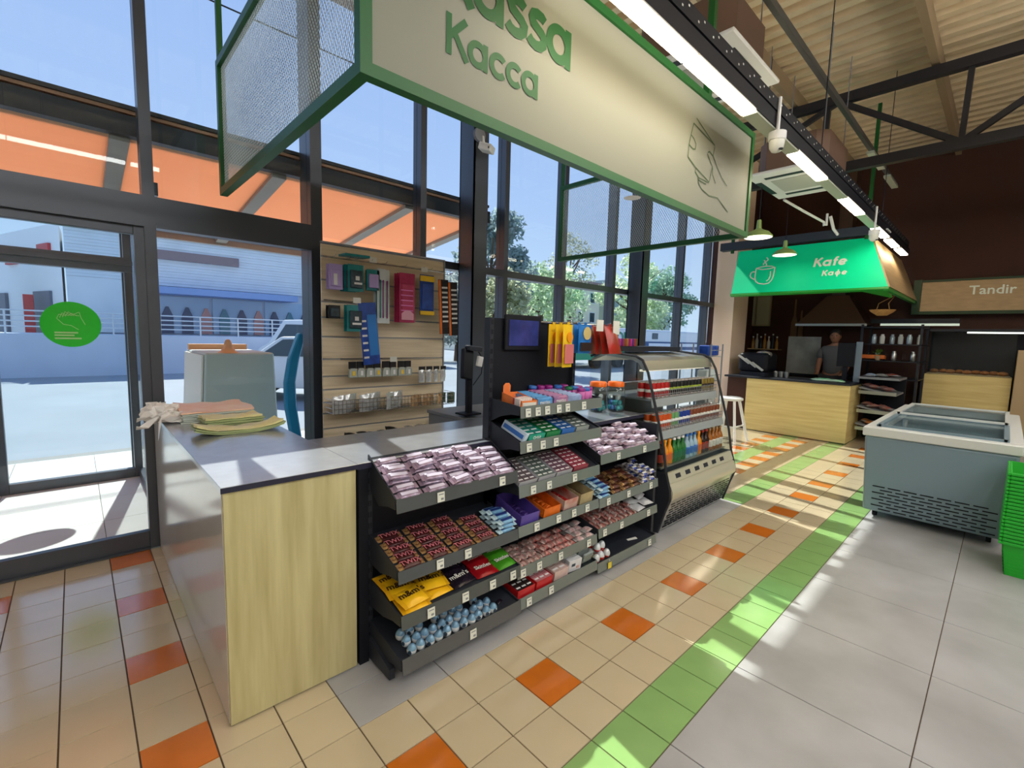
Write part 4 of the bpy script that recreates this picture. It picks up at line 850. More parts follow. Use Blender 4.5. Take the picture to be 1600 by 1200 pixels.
M_wp = mat('white_pack_card', rgb(206, 214, 216), .4); M_pk = mat('crimson_pink_card', rgb(176, 44, 90), .35, var=.15, scale=20); M_blc = mat('cobalt_card', rgb(26, 66, 150), .3, var=.35, scale=22); M_blk2 = mat('black_card', rgb(20, 20, 24), .3); M_wstripe = mat('white_stripe', rgb(215, 215, 215), .4)
for k in range(2): 
    o = blister('razor_pack', 'razor pack', 'lavender hanging razor pack at the top left of the slat board%s' % (', rear one' if k else ', front one'), .655, .755, 1.745, 1.925, 1.86+.05*k, M_lav, M_lav, .012, 'lavender packs')
    if not k: obj('white_print', MB().box(-.02, .006, -.0135, -.0122, .03, .11), M_wstripe, o)
for k in range(3): 
    o = blister('razor_pack', 'razor pack', 'teal hanging razor pack in the upper row, %s' % ['front one', 'middle one', 'rear one'][k], .785-.01*k, .905-.01*k, 1.74, 1.935, 1.84+.045*k, M_tl, M_tld, .02, 'teal packs')
    if not k: obj('white_print', MB().box(-.02, .04, -.0215, -.0202, .05, .065).box(-.01, .02, -.0215, -.0202, .08, .11), M_wstripe, o)
tag(obj('teal_box', MB().box(-.11, .09, -.05, .05, 0, .018), M_tl, None, (.86, 1.87, 1.99), (0, -.03, .1), bevel=.003), 'teal flat box lying across the top hooks of the slat board', 'box')
for k in range(2): blister('razor_pack', 'razor pack', 'teal and lilac razor pack right of the upper teal ones, %s' % ['front', 'rear'][k], .935+.015*k, 1.04+.015*k, 1.76, 1.915, 1.85+.05*k, M_tl, M_lav, .018, 'teal lilac packs')
for k in range(3):
    o = blister('toothbrush_pack', 'toothbrush pack', 'tall pale toothbrush pack on the slat board, %s' % ['left front', 'right one', 'left rear'][k], 1.02+.05*(k == 1), 1.09+.05*(k == 1), 1.515, 1.93, 1.85+.03*k, M_wp, M_clear, .018, 'toothbrush packs')
    for dx, m in ((-.012, M_tl), (.012, M_pu)): obj('brush', MB().tube([(dx, -.008, .04), (dx, -.008, .25), (dx, -.01, .33)], [.005, .004, .006], 6), m, o, smooth=True)
for k in range(3):
    o = blister('toy_pack', 'hanging card', 'long crimson pink display strip on the slat board, %s' % ['front', 'middle', 'rear'][k], 1.205, 1.345, 1.53, 1.92, 1.84+.04*k, M_pk, M_pk, .008, 'pink strips')
    if not k:
        for j in range(5): obj('bracket_print', MB().box(-.06, .05, -.0095, -.0082, .09+.04*j, .098+.04*j), M_pul, o)
        obj('pale_label', MB().prism([(-.055, .02), (.055, .02), (.055, .07), (.02, .095), (-.02, .095), (-.055, .07)], 'y', -.0098, -.0084), mat('pale_pink_label', rgb(220, 160, 180), .4), o)
for k in range(3):
    o = blister('pen_pack', 'hanging card', 'cobalt blue and yellow hanging pack, %s' % ['front', 'middle', 'rear'][k], 1.385+.03*k, 1.52+.03*k, 1.60, 1.925, 1.83+.05*k, M_blc, M_blc, .012, 'blue yellow packs')
    obj('yellow_header', MB().box(-.067, .067, -.0135, -.002, .27, .315), M_ychup, o); obj('yellow_footer', MB().box(-.067, .067, -.0135, -.002, 0, .03), M_ychup, o)
for k in range(2):
    o = blister('battery_strip', 'hanging card', 'black and orange battery strip at the right edge of the slat board, %s' % ['left one', 'right one'][k], 1.565+.11*k, 1.665+.11*k, 1.445-.01*k, 1.90-.01*k, 1.80+.02*k, M_blk2, M_blk2, .008, 'battery strips', -.05)
    obj('orange_edge', MB().box(-.05, -.03, -.0095, -.0005, .0, .45), M_ocard, o)
    for j in range(8): obj('battery_print', MB().box(-.022, .035, -.0105, -.0085, .1+.04*j, .115+.04*j), M_wstripe, o)
for k in range(2): blister('razor_pack', 'razor pack', 'small black razor pack at the left of the second row, %s' % ['front', 'rear'][k], .645, .73, 1.535, 1.63, 1.85+.05*k, M_blk2, M_tld, .015, 'black packs')
for k in range(2):
    o = blister('razor_pack', 'razor pack', 'teal razor pack in the second row of the slat board, %s' % ['front', 'rear'][k], .775, .90, 1.445, 1.64, 1.84+.05*k, M_tl, M_tld, .02, 'teal packs second row')
    if not k: obj('white_print', MB().box(-.03, .04, -.0215, -.0202, .05, .065).box(-.01, .02, -.0215, -.0202, .08, .11), M_wstripe, o)
o = thing('display_strip', 'long blue hanging razor strip slanting down the slat board', 'hanging card', (.93, 1.84, 1.665), (0, -.09, 0))
obj('card', MB().box(-.07, .07, -.003, .003, -.47, 0), M_blc, o, bevel=.002); obj('blue_face', MB().box(-.01, .066, -.0045, -.003, -.40, -.09), mat('bright_blue_print', rgb(40, 120, 200), .3), o)
for j in range(6): obj('white_print', MB().box(-.06, -.02, -.005, -.003, -.42+.055*j, -.405+.055*j), M_wstripe, o)
rail(1.235, .78, 1.70)
for i in range(8):
    x = .82+.068*i
    o = thing('lighter_pack', 'small grey topped black hanging pack in the third row, number %s from the left' % ['one', 'two', 'three', 'four', 'five', 'six', 'seven', 'eight'][i], 'hanging pack', (x, 1.86+.01*(i % 2), 1.10), group='small hanging packs')
    obj('header', MB().box(-.03, .03, -.012, .0, .065, .12), M_blk2, o, bevel=.003); obj('blister', MB().prism([(-.032, 0), (.032, 0), (.030, .055), (.018, .07), (-.018, .07), (-.030, .055)], 'y', -.026, .0), mat('smoky_blister', rgb(160, 166, 160), .15), o, bevel=.003)
    obj('yellow_mark', MB().box(-.006, .012, -.0275, -.0262, .015, .05), M_ychup if i % 3 == 0 else M_wstripe, o)
M_foil = mat('clear_foil_pack', rgb(196, 198, 200), .18, .4, var=.3, scale=26)
for i in range(4):
    o = bag('earphone_pack', 'white and silver crinkled hanging packet in the third row, number %s from the left' % ['one', 'two', 'three', 'four'][i], .13, .06, .03, M_foil, M_foil, None, 0, None, 'silver packets', 60+i); o.location = (1.42+.07*i, 1.86, 1.10); o.rotation_euler = (PI/2, PI/2, .1*i)
    obj('black_header', MB().box(-.07, -.04, -.03, .03, .012, .022), M_blk2, o)
# wire basket shelves with packets
bk = thing('wire_basket', 'long chrome wire basket on the lower part of the slat board', 'basket', (1.2, 1.9, .84))
b = MB()
for z in (.84, .875, .91, .94): b.tube([(.66, 1.80, z), (1.72, 1.80, z)], .0022, 4); b.tube([(1.72, 1.80, z), (1.72, 1.995, z)], .0022, 4); b.tube([(.66, 1.80, z), (.66, 1.995, z)], .0022, 4)
for k in range(36): x = .66+1.06*k/35; b.tube([(x, 1.80, .84), (x, 1.80, .94)], .0016, 4); b.tube([(x, 1.80, .84), (x, 1.995, .84)], .0016, 4)
part('wire_grid', b, M_wire, bk)
for i in range(9):
    o = bag('packet', 'silver clear packet standing in the left half of the wire basket, number %s' % ['one', 'two', 'three', 'four', 'five', 'six', 'seven', 'eight', 'nine'][i], .13, .10, .03, M_foil, M_foil, None, 0, None, 'silver packets in the basket', 70+i)
    o.location = (.70+.068*i, 1.83+.05*(i % 3), .905); o.rotation_euler = (PI/2-.25, PI/2, rnd.uniform(-.3, .3))
M_tanp = mat('tan_snack_packet', rgb(176, 140, 100), .35, var=.4, scale=20); M_gnp = mat('dark_green_packet', rgb(60, 84, 66), .35, var=.4, scale=20)
for i in range(7):
    m = M_tanp if i < 5 else M_gnp
    o = bag('packet', '%s packet in the right half of the wire basket, number %s' % ('tan' if i < 5 else 'dark green', ['one', 'two', 'three', 'four', 'five', 'one', 'two'][i]), .09, .08, .03, m, m, None, 0, None, 'packets in the basket right half', 80+i); o.location = (1.33+.062*i, 1.83+.05*(i % 2), .89); o.rotation_euler = (PI/2-.2, PI/2, rnd.uniform(-.3, .3))
lw = thing('low_shelf', 'low metal shelf at the foot of the slat board', 'shelf', (1.2, 1.88, .58)); part('plate', MB().box(.66, 1.73, 1.76, 1.998, .585, .60), M_dark, lw); part('lip', MB().box(.66, 1.73, 1.755, 1.76, .585, .63), M_dark, lw)
for i in range(12):
    m = M_blk2 if i < 7 else M_foil
    o = bag('packet', ('black' if i < 7 else 'white silver')+' packet heaped on the low shelf, %s from the left' % ORD[i if i < 7 else i-7], .1, .075, .03, m, m, None, 0, None, 'packets on the low shelf', 90+i); o.location = (.72+.085*i, 1.83+.03*(i % 2), .635+.01*(i % 3)); o.rotation_euler = (.3*(i % 2), .2, rnd.uniform(-.5, .5))
tag(obj('tape_roll', MB().lathe([(.035, 0), (.045, .003), (.045, .07), (.035, .073), (.02, .073), (.02, .001)], 16), M_white, None, (1.63, 1.86, .655), smooth=True), 'white roll standing at the right end of the low shelf', 'roll')
# =============== BARCODE SCANNER, CASHIER AREA ===============
t = thing('payment_terminal', 'black payment terminal on an upright holder behind the checkout', 'terminal', (1.26, 1.0, .9))
part('base', MB().box(1.19, 1.33, .94, 1.06, .90, .912), M_black, t, bevel=.004)
part('arm', MB().hexa([(1.245, .985, .91), (1.285, .985, .91), (1.285, 1.02, .91), (1.245, 1.02, .91), (1.235, .975, 1.25), (1.275, .975, 1.25), (1.275, 1.01, 1.25), (1.235, 1.01, 1.25)]), M_black, t, bevel=.004)
b = MB().box(-.042, .042, -.02, .02, -.11, .10); b.xf(Matrix.Translation((1.215, .965, 1.255)) @ Matrix.Rotation(.22, 4, 'Y') @ Matrix.Rotation(-.25, 4, 'X')); part('body', b, M_black, t, bevel=.008, seg=2)
b = MB().box(-.055, .06, -.03, .03, .0, .035); b.xf(Matrix.Translation((1.265, .965, 1.335)) @ Matrix.Rotation(.1, 4, 'Y')); part('head', b, M_dark, t, bevel=.008, seg=2)
b = MB().box(-.022, .022, -.012, .012, -.035, .035); b.xf(Matrix.Translation((1.315, .955, 1.265)) @ Matrix.Rotation(.2, 4, 'Y')); part('paper', b, M_white, t, bevel=.004)
part('cord', MB().tube([(1.30, .96, 1.34), (1.35, .96, 1.28), (1.345, .97, 1.18), (1.29, .99, 1.10)], .0035, 6), M_black, t, smooth=True)
tag(obj('cash_cabinet', MB().box(1.20, 2.2, .95, 1.40, 0.0, .86).box(1.19, 2.21, .94, 1.41, .86, .885), M_grey, None, (0, 0, 0), bevel=.003), 'grey cash desk cabinet behind the snack shelf worktop', 'cabinet')
tag(obj('wall_charger', MB().box(1.985, 2.035, 1.946, 1.955, 1.02, 1.10), M_white, None, bevel=.003), 'small white wall plate on the steel column', 'plate')
# =============== COUNTER TOP BAGS ===============
M_crea = mat('crumpled_white_plastic', rgb(240, 236, 232), .45, var=.06, scale=9); M_peach = mat('peach_plastic_bag', rgb(255, 224, 196), .45, var=.14, scale=9, c2=rgb(246, 190, 150)); M_sage = mat('sage_plastic_bag', rgb(164, 178, 124), .4, var=.1, scale=8); M_ygr = mat('pale_yellow_green_bag', rgb(230, 222, 160), .4, var=.12, scale=8); M_wgrey = mat('pale_grey_bag', rgb(196, 206, 198), .4, var=.1, scale=8)
def stack(lab, x0, x1, y0, y1, z0, n, th, m, mt, seed, group=None, curl=0.0):
    rr = random.Random(seed); t = thing('folded_bags', lab, 'plastic bags', ((x0+x1)/2, (y0+y1)/2, z0), (0, 0, rr.uniform(-.03, .03)), group)
    for k in range(n):
        b = MB(); w = (x1-x0)/2+rr.uniform(-.008, .008); d = (y1-y0)/2+rr.uniform(-.008, .008); N = 10; vs = []; 
        for lv in (0, 1):
            for j in range(5):
                for i in range(N+1):
                    u = -1+2*i/N; v = -1+2*j/4; z = k*th+lv*th*.8+.004*math.sin(u*7+k+j)*(1 if lv else .2)*(1 if k == n-1 else .3)+curl*(abs(u)**3)*.02+ (.006*math.cos(v*3+u*2) if (k == n-1 and lv) else 0)
                    vs.append((u*w+.006*math.sin(j*2+k), v*d+.005*math.sin(i*1.7+k), max(z, 0)+.001))
        M_ = 5*(N+1); fs = []
        for j in range(4):
            for i in range(N): a = j*(N+1)+i; fs += [(a, a+N+1, a+N+2, a+1), (M_+a, M_+a+1, M_+a+N+2, M_+a+N+1)]
        ed = [i for i in range(N+1)]+[(j+1)*(N+1)+N for j in range(4)]+[4*(N+1)+i for i in range(N-1, -1, -1)]+[j*(N+1) for j in range(3, 0, -1)]
        for i in range(len(ed)): a, c = ed[i], ed[(i+1) % len(ed)]; fs.append((a, c, M_+c, M_+a))
        b.add(vs, fs); obj('bag_layer', b, mt if k == n-1 else m, t, smooth=True)
    return t
stack('thick pile of pale grey bags topped with a peach bag on the counter', -.27, .10, 1.62, 2.05, .90, 6, .011, M_wgrey, M_peach, 1)
stack('sage green roll of folded bags in front of the pale pile', -.20, .09, 1.44, 1.58, .90, 4, .013, M_sage, M_ygr, 2)
stack('flat yellow green bags with curled edges nearest on the counter', -.28, .13, 1.19, 1.34, .90, 3, .009, M_sage, M_ygr, 3, curl=1.4)
cp = thing('crumpled_bag', 'white crumpled carrier bag handles hanging over the counter edge by the glass', 'plastic bag', (-.33, 1.9, .93))
rr = random.Random(9)
for i, (c, r) in enumerate((((-.33, 1.86, .945), (.075, .10, .045)), ((-.385, 1.78, .955), (.06, .07, .05)), ((-.30, 1.74, .925), (.06, .08, .028)))):
    b = MB().ell(c, r, 11, 7); b.v = [(x+rr.uniform(-.018, .018), y+rr.uniform(-.018, .018), max(z+rr.uniform(-.014, .018), .902 if x > -.35 else 0)) for x, y, z in b.v]
    part('crumple', b, M_crea, cp)
def flap(pts, w):
    b = MB(); P = [Vector(p) for p in pts]; k = len(P); vs = []
    for i, p in enumerate(P):
        ww = w*(.5 if i == 0 else (1.0 if i < k-1 else .8)); o = Vector((.0, ww/2, ww*.28*(1 if i % 2 else -1)))
        vs += [p-o, p+o, p+o+Vector((0, 0, .004)), p-o+Vector((0, 0, .004))]
    fs = []
    for i in range(k-1):
        for j in range(4): fs.append((4*i+j, 4*i+(j+1) % 4, 4*i+4+(j+1) % 4, 4*i+4+j))
    fs += [(3, 2, 1, 0), (4*k-4, 4*k-3, 4*k-2, 4*k-1)]; b.add(vs, fs); part('handle_flap', b, M_crea, cp)
flap([(-.37, 1.76, .95), (-.42, 1.70, .965), (-.47, 1.64, .94)], .06); flap([(-.36, 1.75, .93), (-.42, 1.68, .905), (-.475, 1.63, .90)], .05)
flap([(-.355, 1.72, .93), (-.375, 1.64, .90), (-.385, 1.60, .835)], .055); flap([(-.36, 1.80, .96), (-.40, 1.74, .995), (-.43, 1.70, .985)], .05)
# =============== CHEST FREEZER ===============
M_fz = mat('freezer_grey', rgb(126, 148, 160), .32, .1); M_fzt = mat('freezer_rim', rgb(216, 218, 214), .35)
FX0, FX1, FY0, FY1 = 4.10, 6.35, -1.63, -.745
t = thing('chest_freezer', 'grey chest freezer with a white rim and sliding glass lid', 'freezer', (5.2, -1.2, 0))
b = MB(); b.hexa([(FX0+.03, FY0+.03, .065), (FX1-.03, FY0+.03, .065), (FX1-.03, FY1-.03, .065), (FX0+.03, FY1-.03, .065), (FX0, FY0, .70), (FX1, FY0, .70), (FX1, FY1, .70), (FX0, FY1, .70)])
part('body', b, M_fz, t, bevel=.018, seg=2)
b = MB()
for (x0, x1, y0, y1) in ((FX0-.015, FX0+.09, FY0-.015, FY1+.015), (FX1-.09, FX1+.015, FY0-.015, FY1+.015), (FX0+.09, FX1-.09, FY0-.015, FY0+.08), (FX0+.09, FX1-.09, FY1-.08, FY1+.015)): b.box(x0, x1, y0, y1, .70, .775)
part('rim', b, M_fzt, t, bevel=.008)
part('liner', MB().box(FX0+.09, FX1-.09, FY0+.08, FY1-.08, .30, .32), M_white, t)
for s, (x0, x1) in enumerate(((FX0+.08, FX0+1.2), (FX0+1.05, FX1-.08))):
    z = .778+.018*s
    gl = part('glass_lid', MB().box(x0, x1, FY0+.07, FY1-.07, z, z+.006), M_glass, t)
    b = MB().box(x0, x0+.03, FY0+.07, FY1-.07, z-.004, z+.014).box(x1-.03, x1, FY0+.07, FY1-.07, z-.004, z+.014).box(x0, x1, FY0+.06, FY0+.09, z-.004, z+.014).box(x0, x1, FY1-.09, FY1-.06, z-.004, z+.014)
    part('lid_frame', b, M_fzt if s else M_fz, t, gl)
b = MB()
for r in range(8):
    for k in range(8):
        y = FY0+.07+.10*k+(.05 if r % 2 else 0); z = .09+.027*r
        if y+.085 < FY1-.03: x = FX0+.03-.03*(z-.065)/.635; b.box(x-.004, x+.01, y, y+.08, z, z+.008)
part('vent_slots', b, M_black, t)
for x in (FX0+.15, FX1-.15):
    for y in (FY0+.1, FY1-.1): part('caster', MB().tube([(x, y-.015, .03), (x, y+.015, .03)], .03, 12).box(x-.02, x+.02, y-.02, y+.02, .05, .075), M_black, t)
for i in range(3):
    for j in range(8):
        m = (M_wbox, M_bcard, M_mp, M_rcard)[(i*3+j) % 4]
        tag(obj('ice_cream_box', MB().box(-.10, .10, -.10, .10, 0, .20), m, None, (FX0+.30+.24*j, FY0+.20+.235*i, .321), bevel=.004), 'frozen dessert box in the chest freezer, %s row, %s from the near end' % (['right', 'middle', 'left'][i], ORD[j]), 'box', 'boxes in the chest freezer')
# =============== GREEN SHOPPING BASKETS ===============
M_bg = mat('green_basket_plastic', rgb(30, 176, 44), .4)
def basket(z, lab):
    t = thing('shopping_basket', lab, 'basket', (3.80, -1.735, z), (0, 0, 0), group='stacked green baskets')
    x0, x1, y0, y1 = -.22, .22, -.15, .15; h = .225; k = .028
    b = MB(); th = .006
    def wall(p0, p1, q0, q1):
        d = Vector((p1[1]-p0[1], -(p1[0]-p0[0]), 0)).normalized()*th
        b.hexa([(*p0, 0), (*p1, 0), (p1[0]-d.x, p1[1]-d.y, 0), (p0[0]-d.x, p0[1]-d.y, 0), (*q0, h), (*q1, h), (q1[0]-d.x, q1[1]-d.y, h), (q0[0]-d.x, q0[1]-d.y, h)])
    P = [(x0+k, y0+k), (x1-k, y0+k), (x1-k, y1-k), (x0+k, y1-k)]; Q = [(x0, y0), (x1, y0), (x1, y1), (x0, y1)]
    for i in range(4): wall(P[i], P[(i+1) % 4], Q[i], Q[(i+1) % 4])
    b.box(x0+k, x1-k, y0+k, y1-k, 0, .006); obj('shell', b, M_bg, t)
    r = MB()
    r.box(x0-.014, x1+.014, y0-.014, y0, h-.019, h).box(x0-.014, x1+.014, y1, y1+.014, h-.019, h).box(x0-.014, x0, y0, y1, h-.019, h).box(x1, x1+.014, y0, y1, h-.019, h); obj('rim', r, M_bg, t, bevel=.003)
    ribs = MB()
    for zz in [.02+.022*i for i in range(7)]:
        f = zz/h; a = k*(1-f)-.003; ribs.box(x0+a, x1-a, y0+a, y0+a+.006, zz, zz+.007).box(x0+a, x1-a, y1-a-.006, y1-a, zz, zz+.007).box(x0+a, x0+a+.006, y0+a, y1-a, zz, zz+.007).box(x1-a-.006, x1-a, y0+a, y1-a, zz, zz+.007)
    obj('ribs', ribs, M_bg, t)
    obj('handle', MB().tube([(x0+.02, y0-.004, h-.01), (x0+.02, y0+.02, h+.004), (0, y0+.035, h+.006), (x1-.02, y0+.02, h+.004), (x1-.02, y0-.004, h-.01)], .006, 6), M_bg, t); return t
for i in range(20): basket(.001+.0235*i, 'green plastic shopping basket in the stack beside the freezer, %s from the floor' % ORD[i])
# =============== CEILING FITTINGS ===============
M_tube = mat('led_diffuser', (1.0, .86, .62), .4, emit=LED_STRENGTH); M_tubeoff = mat('led_diffuser_unlit', rgb(190, 196, 176), .4)
segs = [(-1.6, -.85, 0), (-.83, -.1, 0), (-.08, .70, 0), (.72, 1.58, 1), (1.60, 2.34, 1), (2.36, 3.17, 0), (3.19, 3.95, 1), (3.97, 4.66, 0), (4.68, 5.42, 1), (5.44, 6.2, 0), (6.22, 6.9, 1), (7.1, 7.7, 1), (7.9, 8.5, 1)]
M_fill = mat('fill_led_diffuser', (1.0, .985, .95), .4, emit=FILL_LED)
def lightline(lab, y, z, segs, lit=None):
    t = thing('light_line', lab, 'light', (2, y, z))
    x0, x1 = segs[0][0]-.05, segs[-1][1]+.05
    part('channel', MB().box(x0, x1, y-.045, y+.015, z+.012, z+.10), M_black, t)
    for a, b_, on in segs: part('diffuser', MB().box(a, b_, y-.038, y+.045, z, z+.034), (lit or M_tube) if on else M_tubeoff, t)
    for x in (x0+.6, x0+3.0, x0+5.5, x0+8.2):
        if x < x1: part('hanger_wire', MB().tube([(x, y, z+.10), (x, y, 4.69)], .004, 5), M_black, t)
    return t
lt_ = lightline('long black light channel with glowing segments hanging in front of the checkout sign', -.30, 2.815, segs)
b = MB(); b.box(-1.6, 8.4, -.350, -.347, 2.93, 2.995).box(-1.6, 8.4, -.350, -.26, 2.922, 2.93)
for k in range(60): x = -1.5+k*.16; b.box(x, x+.012, -.3515, -.3495, 2.945, 2.954, 1).box(x+.06, x+.072, -.3515, -.3495, 2.97, 2.979, 1)
o = obj('cable_tray', b, [M_black, M_offw]); tag(o, 'black perforated cable tray running just above the long light channel', 'cable tray')
allon = [(-3.8+1.26*i, -2.6+1.26*i, 1) for i in range(8)]  # unseen rows added behind the camera to brighten the interior
lightline('added fill light channel over the shop aisle behind the camera', -2.3, 3.6, allon, M_fill)
lightline('added fill light channel over the back of the shop', -3.3, 3.6, allon, M_fill)
lightline('added fill light channel over the far shop aisle', -4.4, 3.6, allon, M_fill)
lightline('added fill light channel along the rear wall of the shop', -5.6, 3.6, allon, M_fill)
t = thing('tube_light', 'steel conduit with an unlit tube light on the truss', 'light', (5, -.05, 3.95)); part('conduit', MB().box(1, 8.9, -.07, -.03, 3.94, 4.0), mat('conduit_grey', rgb(90, 90, 88), .45, .3), t); part('tube', MB().box(6.9, 7.7, -.09, -.01, 3.91, 3.94), M_tubeoff, t); part('tube', MB().box(8.1, 8.8, -.09, -.01, 3.91, 3.94), M_tubeoff, t)
M_acb = mat('ac_housing', rgb(118, 92, 76), .6)
def cassette(X0, X1, Y0, Y1, z, lab):
    t = thing('ceiling_air_conditioner', lab, 'air conditioner', ((X0+X1)/2, (Y0+Y1)/2, z))
    b = MB(); c = .1; b.prism([(X0+.09+c, Y0+.07), (X1-.09-c, Y0+.07), (X1-.09, Y0+.07+c), (X1-.09, Y1-.07-c), (X1-.09-c, Y1-.07), (X0+.09+c, Y1-.07), (X0+.09, Y1-.07-c), (X0+.09, Y0+.07+c)], 'z', z+.03, z+.36); part('housing', b, M_acb, t)
    part('fascia', MB().box(X0, X1, Y0, Y1, z, z+.03), M_white, t, bevel=.008)
    cx, cy = (X0+X1)/2, (Y0+Y1)/2; part('grille', MB().box(cx-.24, cx+.24, cy-.24, cy+.24, z-.006, z+.002), mat('ac_grille', rgb(176, 178, 168), .5), t, bevel=.003)
    for s in (-1, 1):
        part('air_slot', MB().box(cx+s*.36-.03, cx+s*.36+.03, cy-.26, cy+.26, z-.004, z+.002), M_dark, t); part('air_slot', MB().box(cx-.26, cx+.26, cy+s*.36-.03, cy+s*.36+.03, z-.004, z+.002), M_dark, t)
    for x in (X0+.15, X1-.15):
        for y in (Y0+.12, Y1-.12): part('rod', MB().tube([(x, y, z+.1), (x, y, 4.62)], .005, 5), M_grey, t)
cassette(2.60, 3.50, -.06, .86, 3.5, 'white ceiling cassette air conditioner partly hidden above the sign end of the light channel')
cassette(4.80, 5.88, -.14, .66, 3.25, 'white ceiling cassette air conditioner farther off, near the cafe')
t = thing('drain_pipe', 'bent white drain pipe below the farther air conditioner', 'pipe', (6, .5, 3.2)); part('pipe', MB().tube([(5.9, .60, 3.238), (6.4, .52, 3.19), (7.0, .42, 3.14), (7.02, .42, 3.10), (7.05, .40, 3.10), (7.05, .40, 3.26)], .016, 7), M_white, t, smooth=True); part('trap', MB().tube([(7.05, .36, 3.22), (7.10, .32, 3.05), (7.15, .28, 2.98), (7.35, .22, 3.0)], .02, 7), M_white, t, smooth=True)
def camera_dome(x, y, zt, zb, lab):
    t = thing('security_camera', lab, 'security camera', (x, y, zb)); part('stem', MB().tube([(x, y, zt), (x, y, zb+.12)], .011, 7), M_white, t); part('housing', MB().lathe([(.05, .075), (.052, .08), (.052, .125), (.03, .13)], 14, (x, y, zb)), M_white, t, smooth=True)
    part('dome', MB().lathe([(.004, 0), (.028, .008), (.042, .03), (.046, .06), (.046, .076)], 14, (x, y, zb)), mat('dome_white', rgb(222, 222, 212), .25), t, smooth=True); part('lens', MB().lathe([(.013, -.002), (.015, .006)], 10, (x-.012, y-.03, zb+.012)), M_dark, t)
camera_dome(2.66, -.36, 3.0, 2.66, 'white dome security camera under the light channel, nearer one')
camera_dome(5.86, -.36, 2.98, 2.60, 'white dome security camera under the light channel, above the cafe hood corner')
t = thing('security_camera', 'white bracketed security camera on the steel column behind the sign', 'security camera', (2.06, 1.95, 3.1)); part('base', MB().lathe([(.06, 0), (.06, .03), (.045, .035)], 14).xf(Matrix.Translation((2.02, 1.90, 3.21)) @ Matrix.Rotation(PI/2, 4, 'X')), M_grey, t, smooth=True); part('arm', MB().beam((2.05, 1.89, 3.28), (2.05, 1.86, 3.13), .02), M_white, t)
b = MB().box(-.055, .055, -.06, .06, -.03, .03); b.xf(Matrix.Translation((2.07, 1.84, 3.10)) @ Matrix.Rotation(.5, 4, 'Z') @ Matrix.Rotation(.3, 4, 'X')); part('housing', b, M_white, t, bevel=.006)
b = MB().lathe([(.014, 0), (.014, .01)], 10); b.xf(Matrix.Translation((2.05, 1.785, 3.085)) @ Matrix.Rotation(PI/2, 4, 'X')); part('lens', b, M_dark, t)
M_pend = mat('pale_green_enamel', rgb(150, 176, 104), .4); M_bulb = mat('pendant_inner', (1, .95, .75), .4, emit=1.6)
def pendant(x, y, z, lab, s=1.0):
    t = thing('pendant_lamp', lab, 'lamp', (x, y, z)); part('shade', MB().lathe([(.155*s, 0), (.15*s, .02), (.11*s, .06), (.05*s, .085), (.03*s, .1), (.024*s, .19), (.02*s, .2)], 20, (x, y, z)), M_pend, t, smooth=True)
    part('inner', MB().lathe([(.148*s, -.002), (.10*s, .012)], 20, (x, y, z)), M_bulb, t); part('cord', MB().tube([(x, y, z+.2*s), (x, y, 4.70)], .004, 5), M_black, t)
pendant(5.25, .64, 2.68, 'pale green enamel pendant lamp half hidden by the sign corner')
pendant(6.7, .79, 2.69, 'pale green enamel pendant lamp in front of the cafe hood')
t = thing('roof_spot', 'small white ceiling spot under a roof purlin', 'light', (4.5, -.72, 4.47)); part('disc', MB().lathe([(.06, 0), (.07, .02)], 14, (4.6, -.74, 4.47)), M_white, t)
t = thing('wireless_unit', 'white bracketed wireless box beside the light channel', 'box', (6.67, -.25, 2.9)); part('bracket', MB().box(6.6, 6.85, -.36, -.2, 2.86, 2.875), M_white, t); part('body', MB().box(6.62, 6.82, -.34, -.24, 2.875, 2.95), M_offw, t, bevel=.006)
# =============== CAFE ===============
M_hood = mat('cafe_green_panel', rgb(0, 232, 164), .5, spec=.25); M_hoode = mat('cafe_green_edge', rgb(30, 150, 50), .4); M_woodp = mat('fascia_wood', rgb(176, 148, 108), .5, var=.1, scale=3, stretch=(.6, 2, 9))
A0 = Vector((6.9, 1.57, 2.2)); u_ = Vector((0, -1, 0)); v_ = Vector((.3, 0, .7)).normalized(); nrm = u_.cross(v_)
if nrm.x > 0: nrm = -nrm
t = thing('cafe_hood_sign', 'sloped green cafe hood sign with white lettering and a cup drawing', 'sign', (7.4, .6, 2.2))
def HP(a, c, off=.002): return A0+u_*a+v_*c+nrm*off
cs_ = [(0, 0), (1.95, 0), (1.676, .76), (-.046, .76)]
b = MB(); b.hexa([HP(*p, -.02) for p in cs_]+[HP(*p, 0) for p in cs_]); part('front_panel', b, M_hood, t)
b = MB(); b.hexa([HP(-.01, -.03, -.05), HP(1.96, -.03, -.05), HP(1.96, 0, -.05), HP(-.01, 0, -.05), HP(-.01, -.03, .004), HP(1.96, -.03, .004), HP(1.96, 0, .004), HP(-.01, 0, .004)]); part('lower_edge', b, M_hoode, t)
p0 = HP(1.95, 0, 0); p1 = HP(1.676, .76, 0); far = 9.6
b = MB(); sv = Vector((0, -.02, 0)); b.hexa([p0, Vector((far, p0.y, p0.z)), Vector((far, p1.y, p1.z)), p1, p0+sv, Vector((far, p0.y, p0.z))+sv, Vector((far, p1.y, p1.z))+sv, p1+sv]); part('side_panel', b, M_woodp, t)
part('side_edge', MB().beam(p0+Vector((0, .02, -.02)), Vector((far, p0.y+.02, p0.z-.02)), .05, .05), M_hoode, t)
part('corner_gusset', MB().hexa([(6.92, -.05, 2.17), (6.92, -.36, 2.17), (7.4, -.36, 2.10), (7.38, -.34, 2.10), (6.94, -.05, 2.19), (6.94, -.36, 2.19), (7.42, -.36, 2.19), (7.4, -.34, 2.19)]), M_hoode, t)
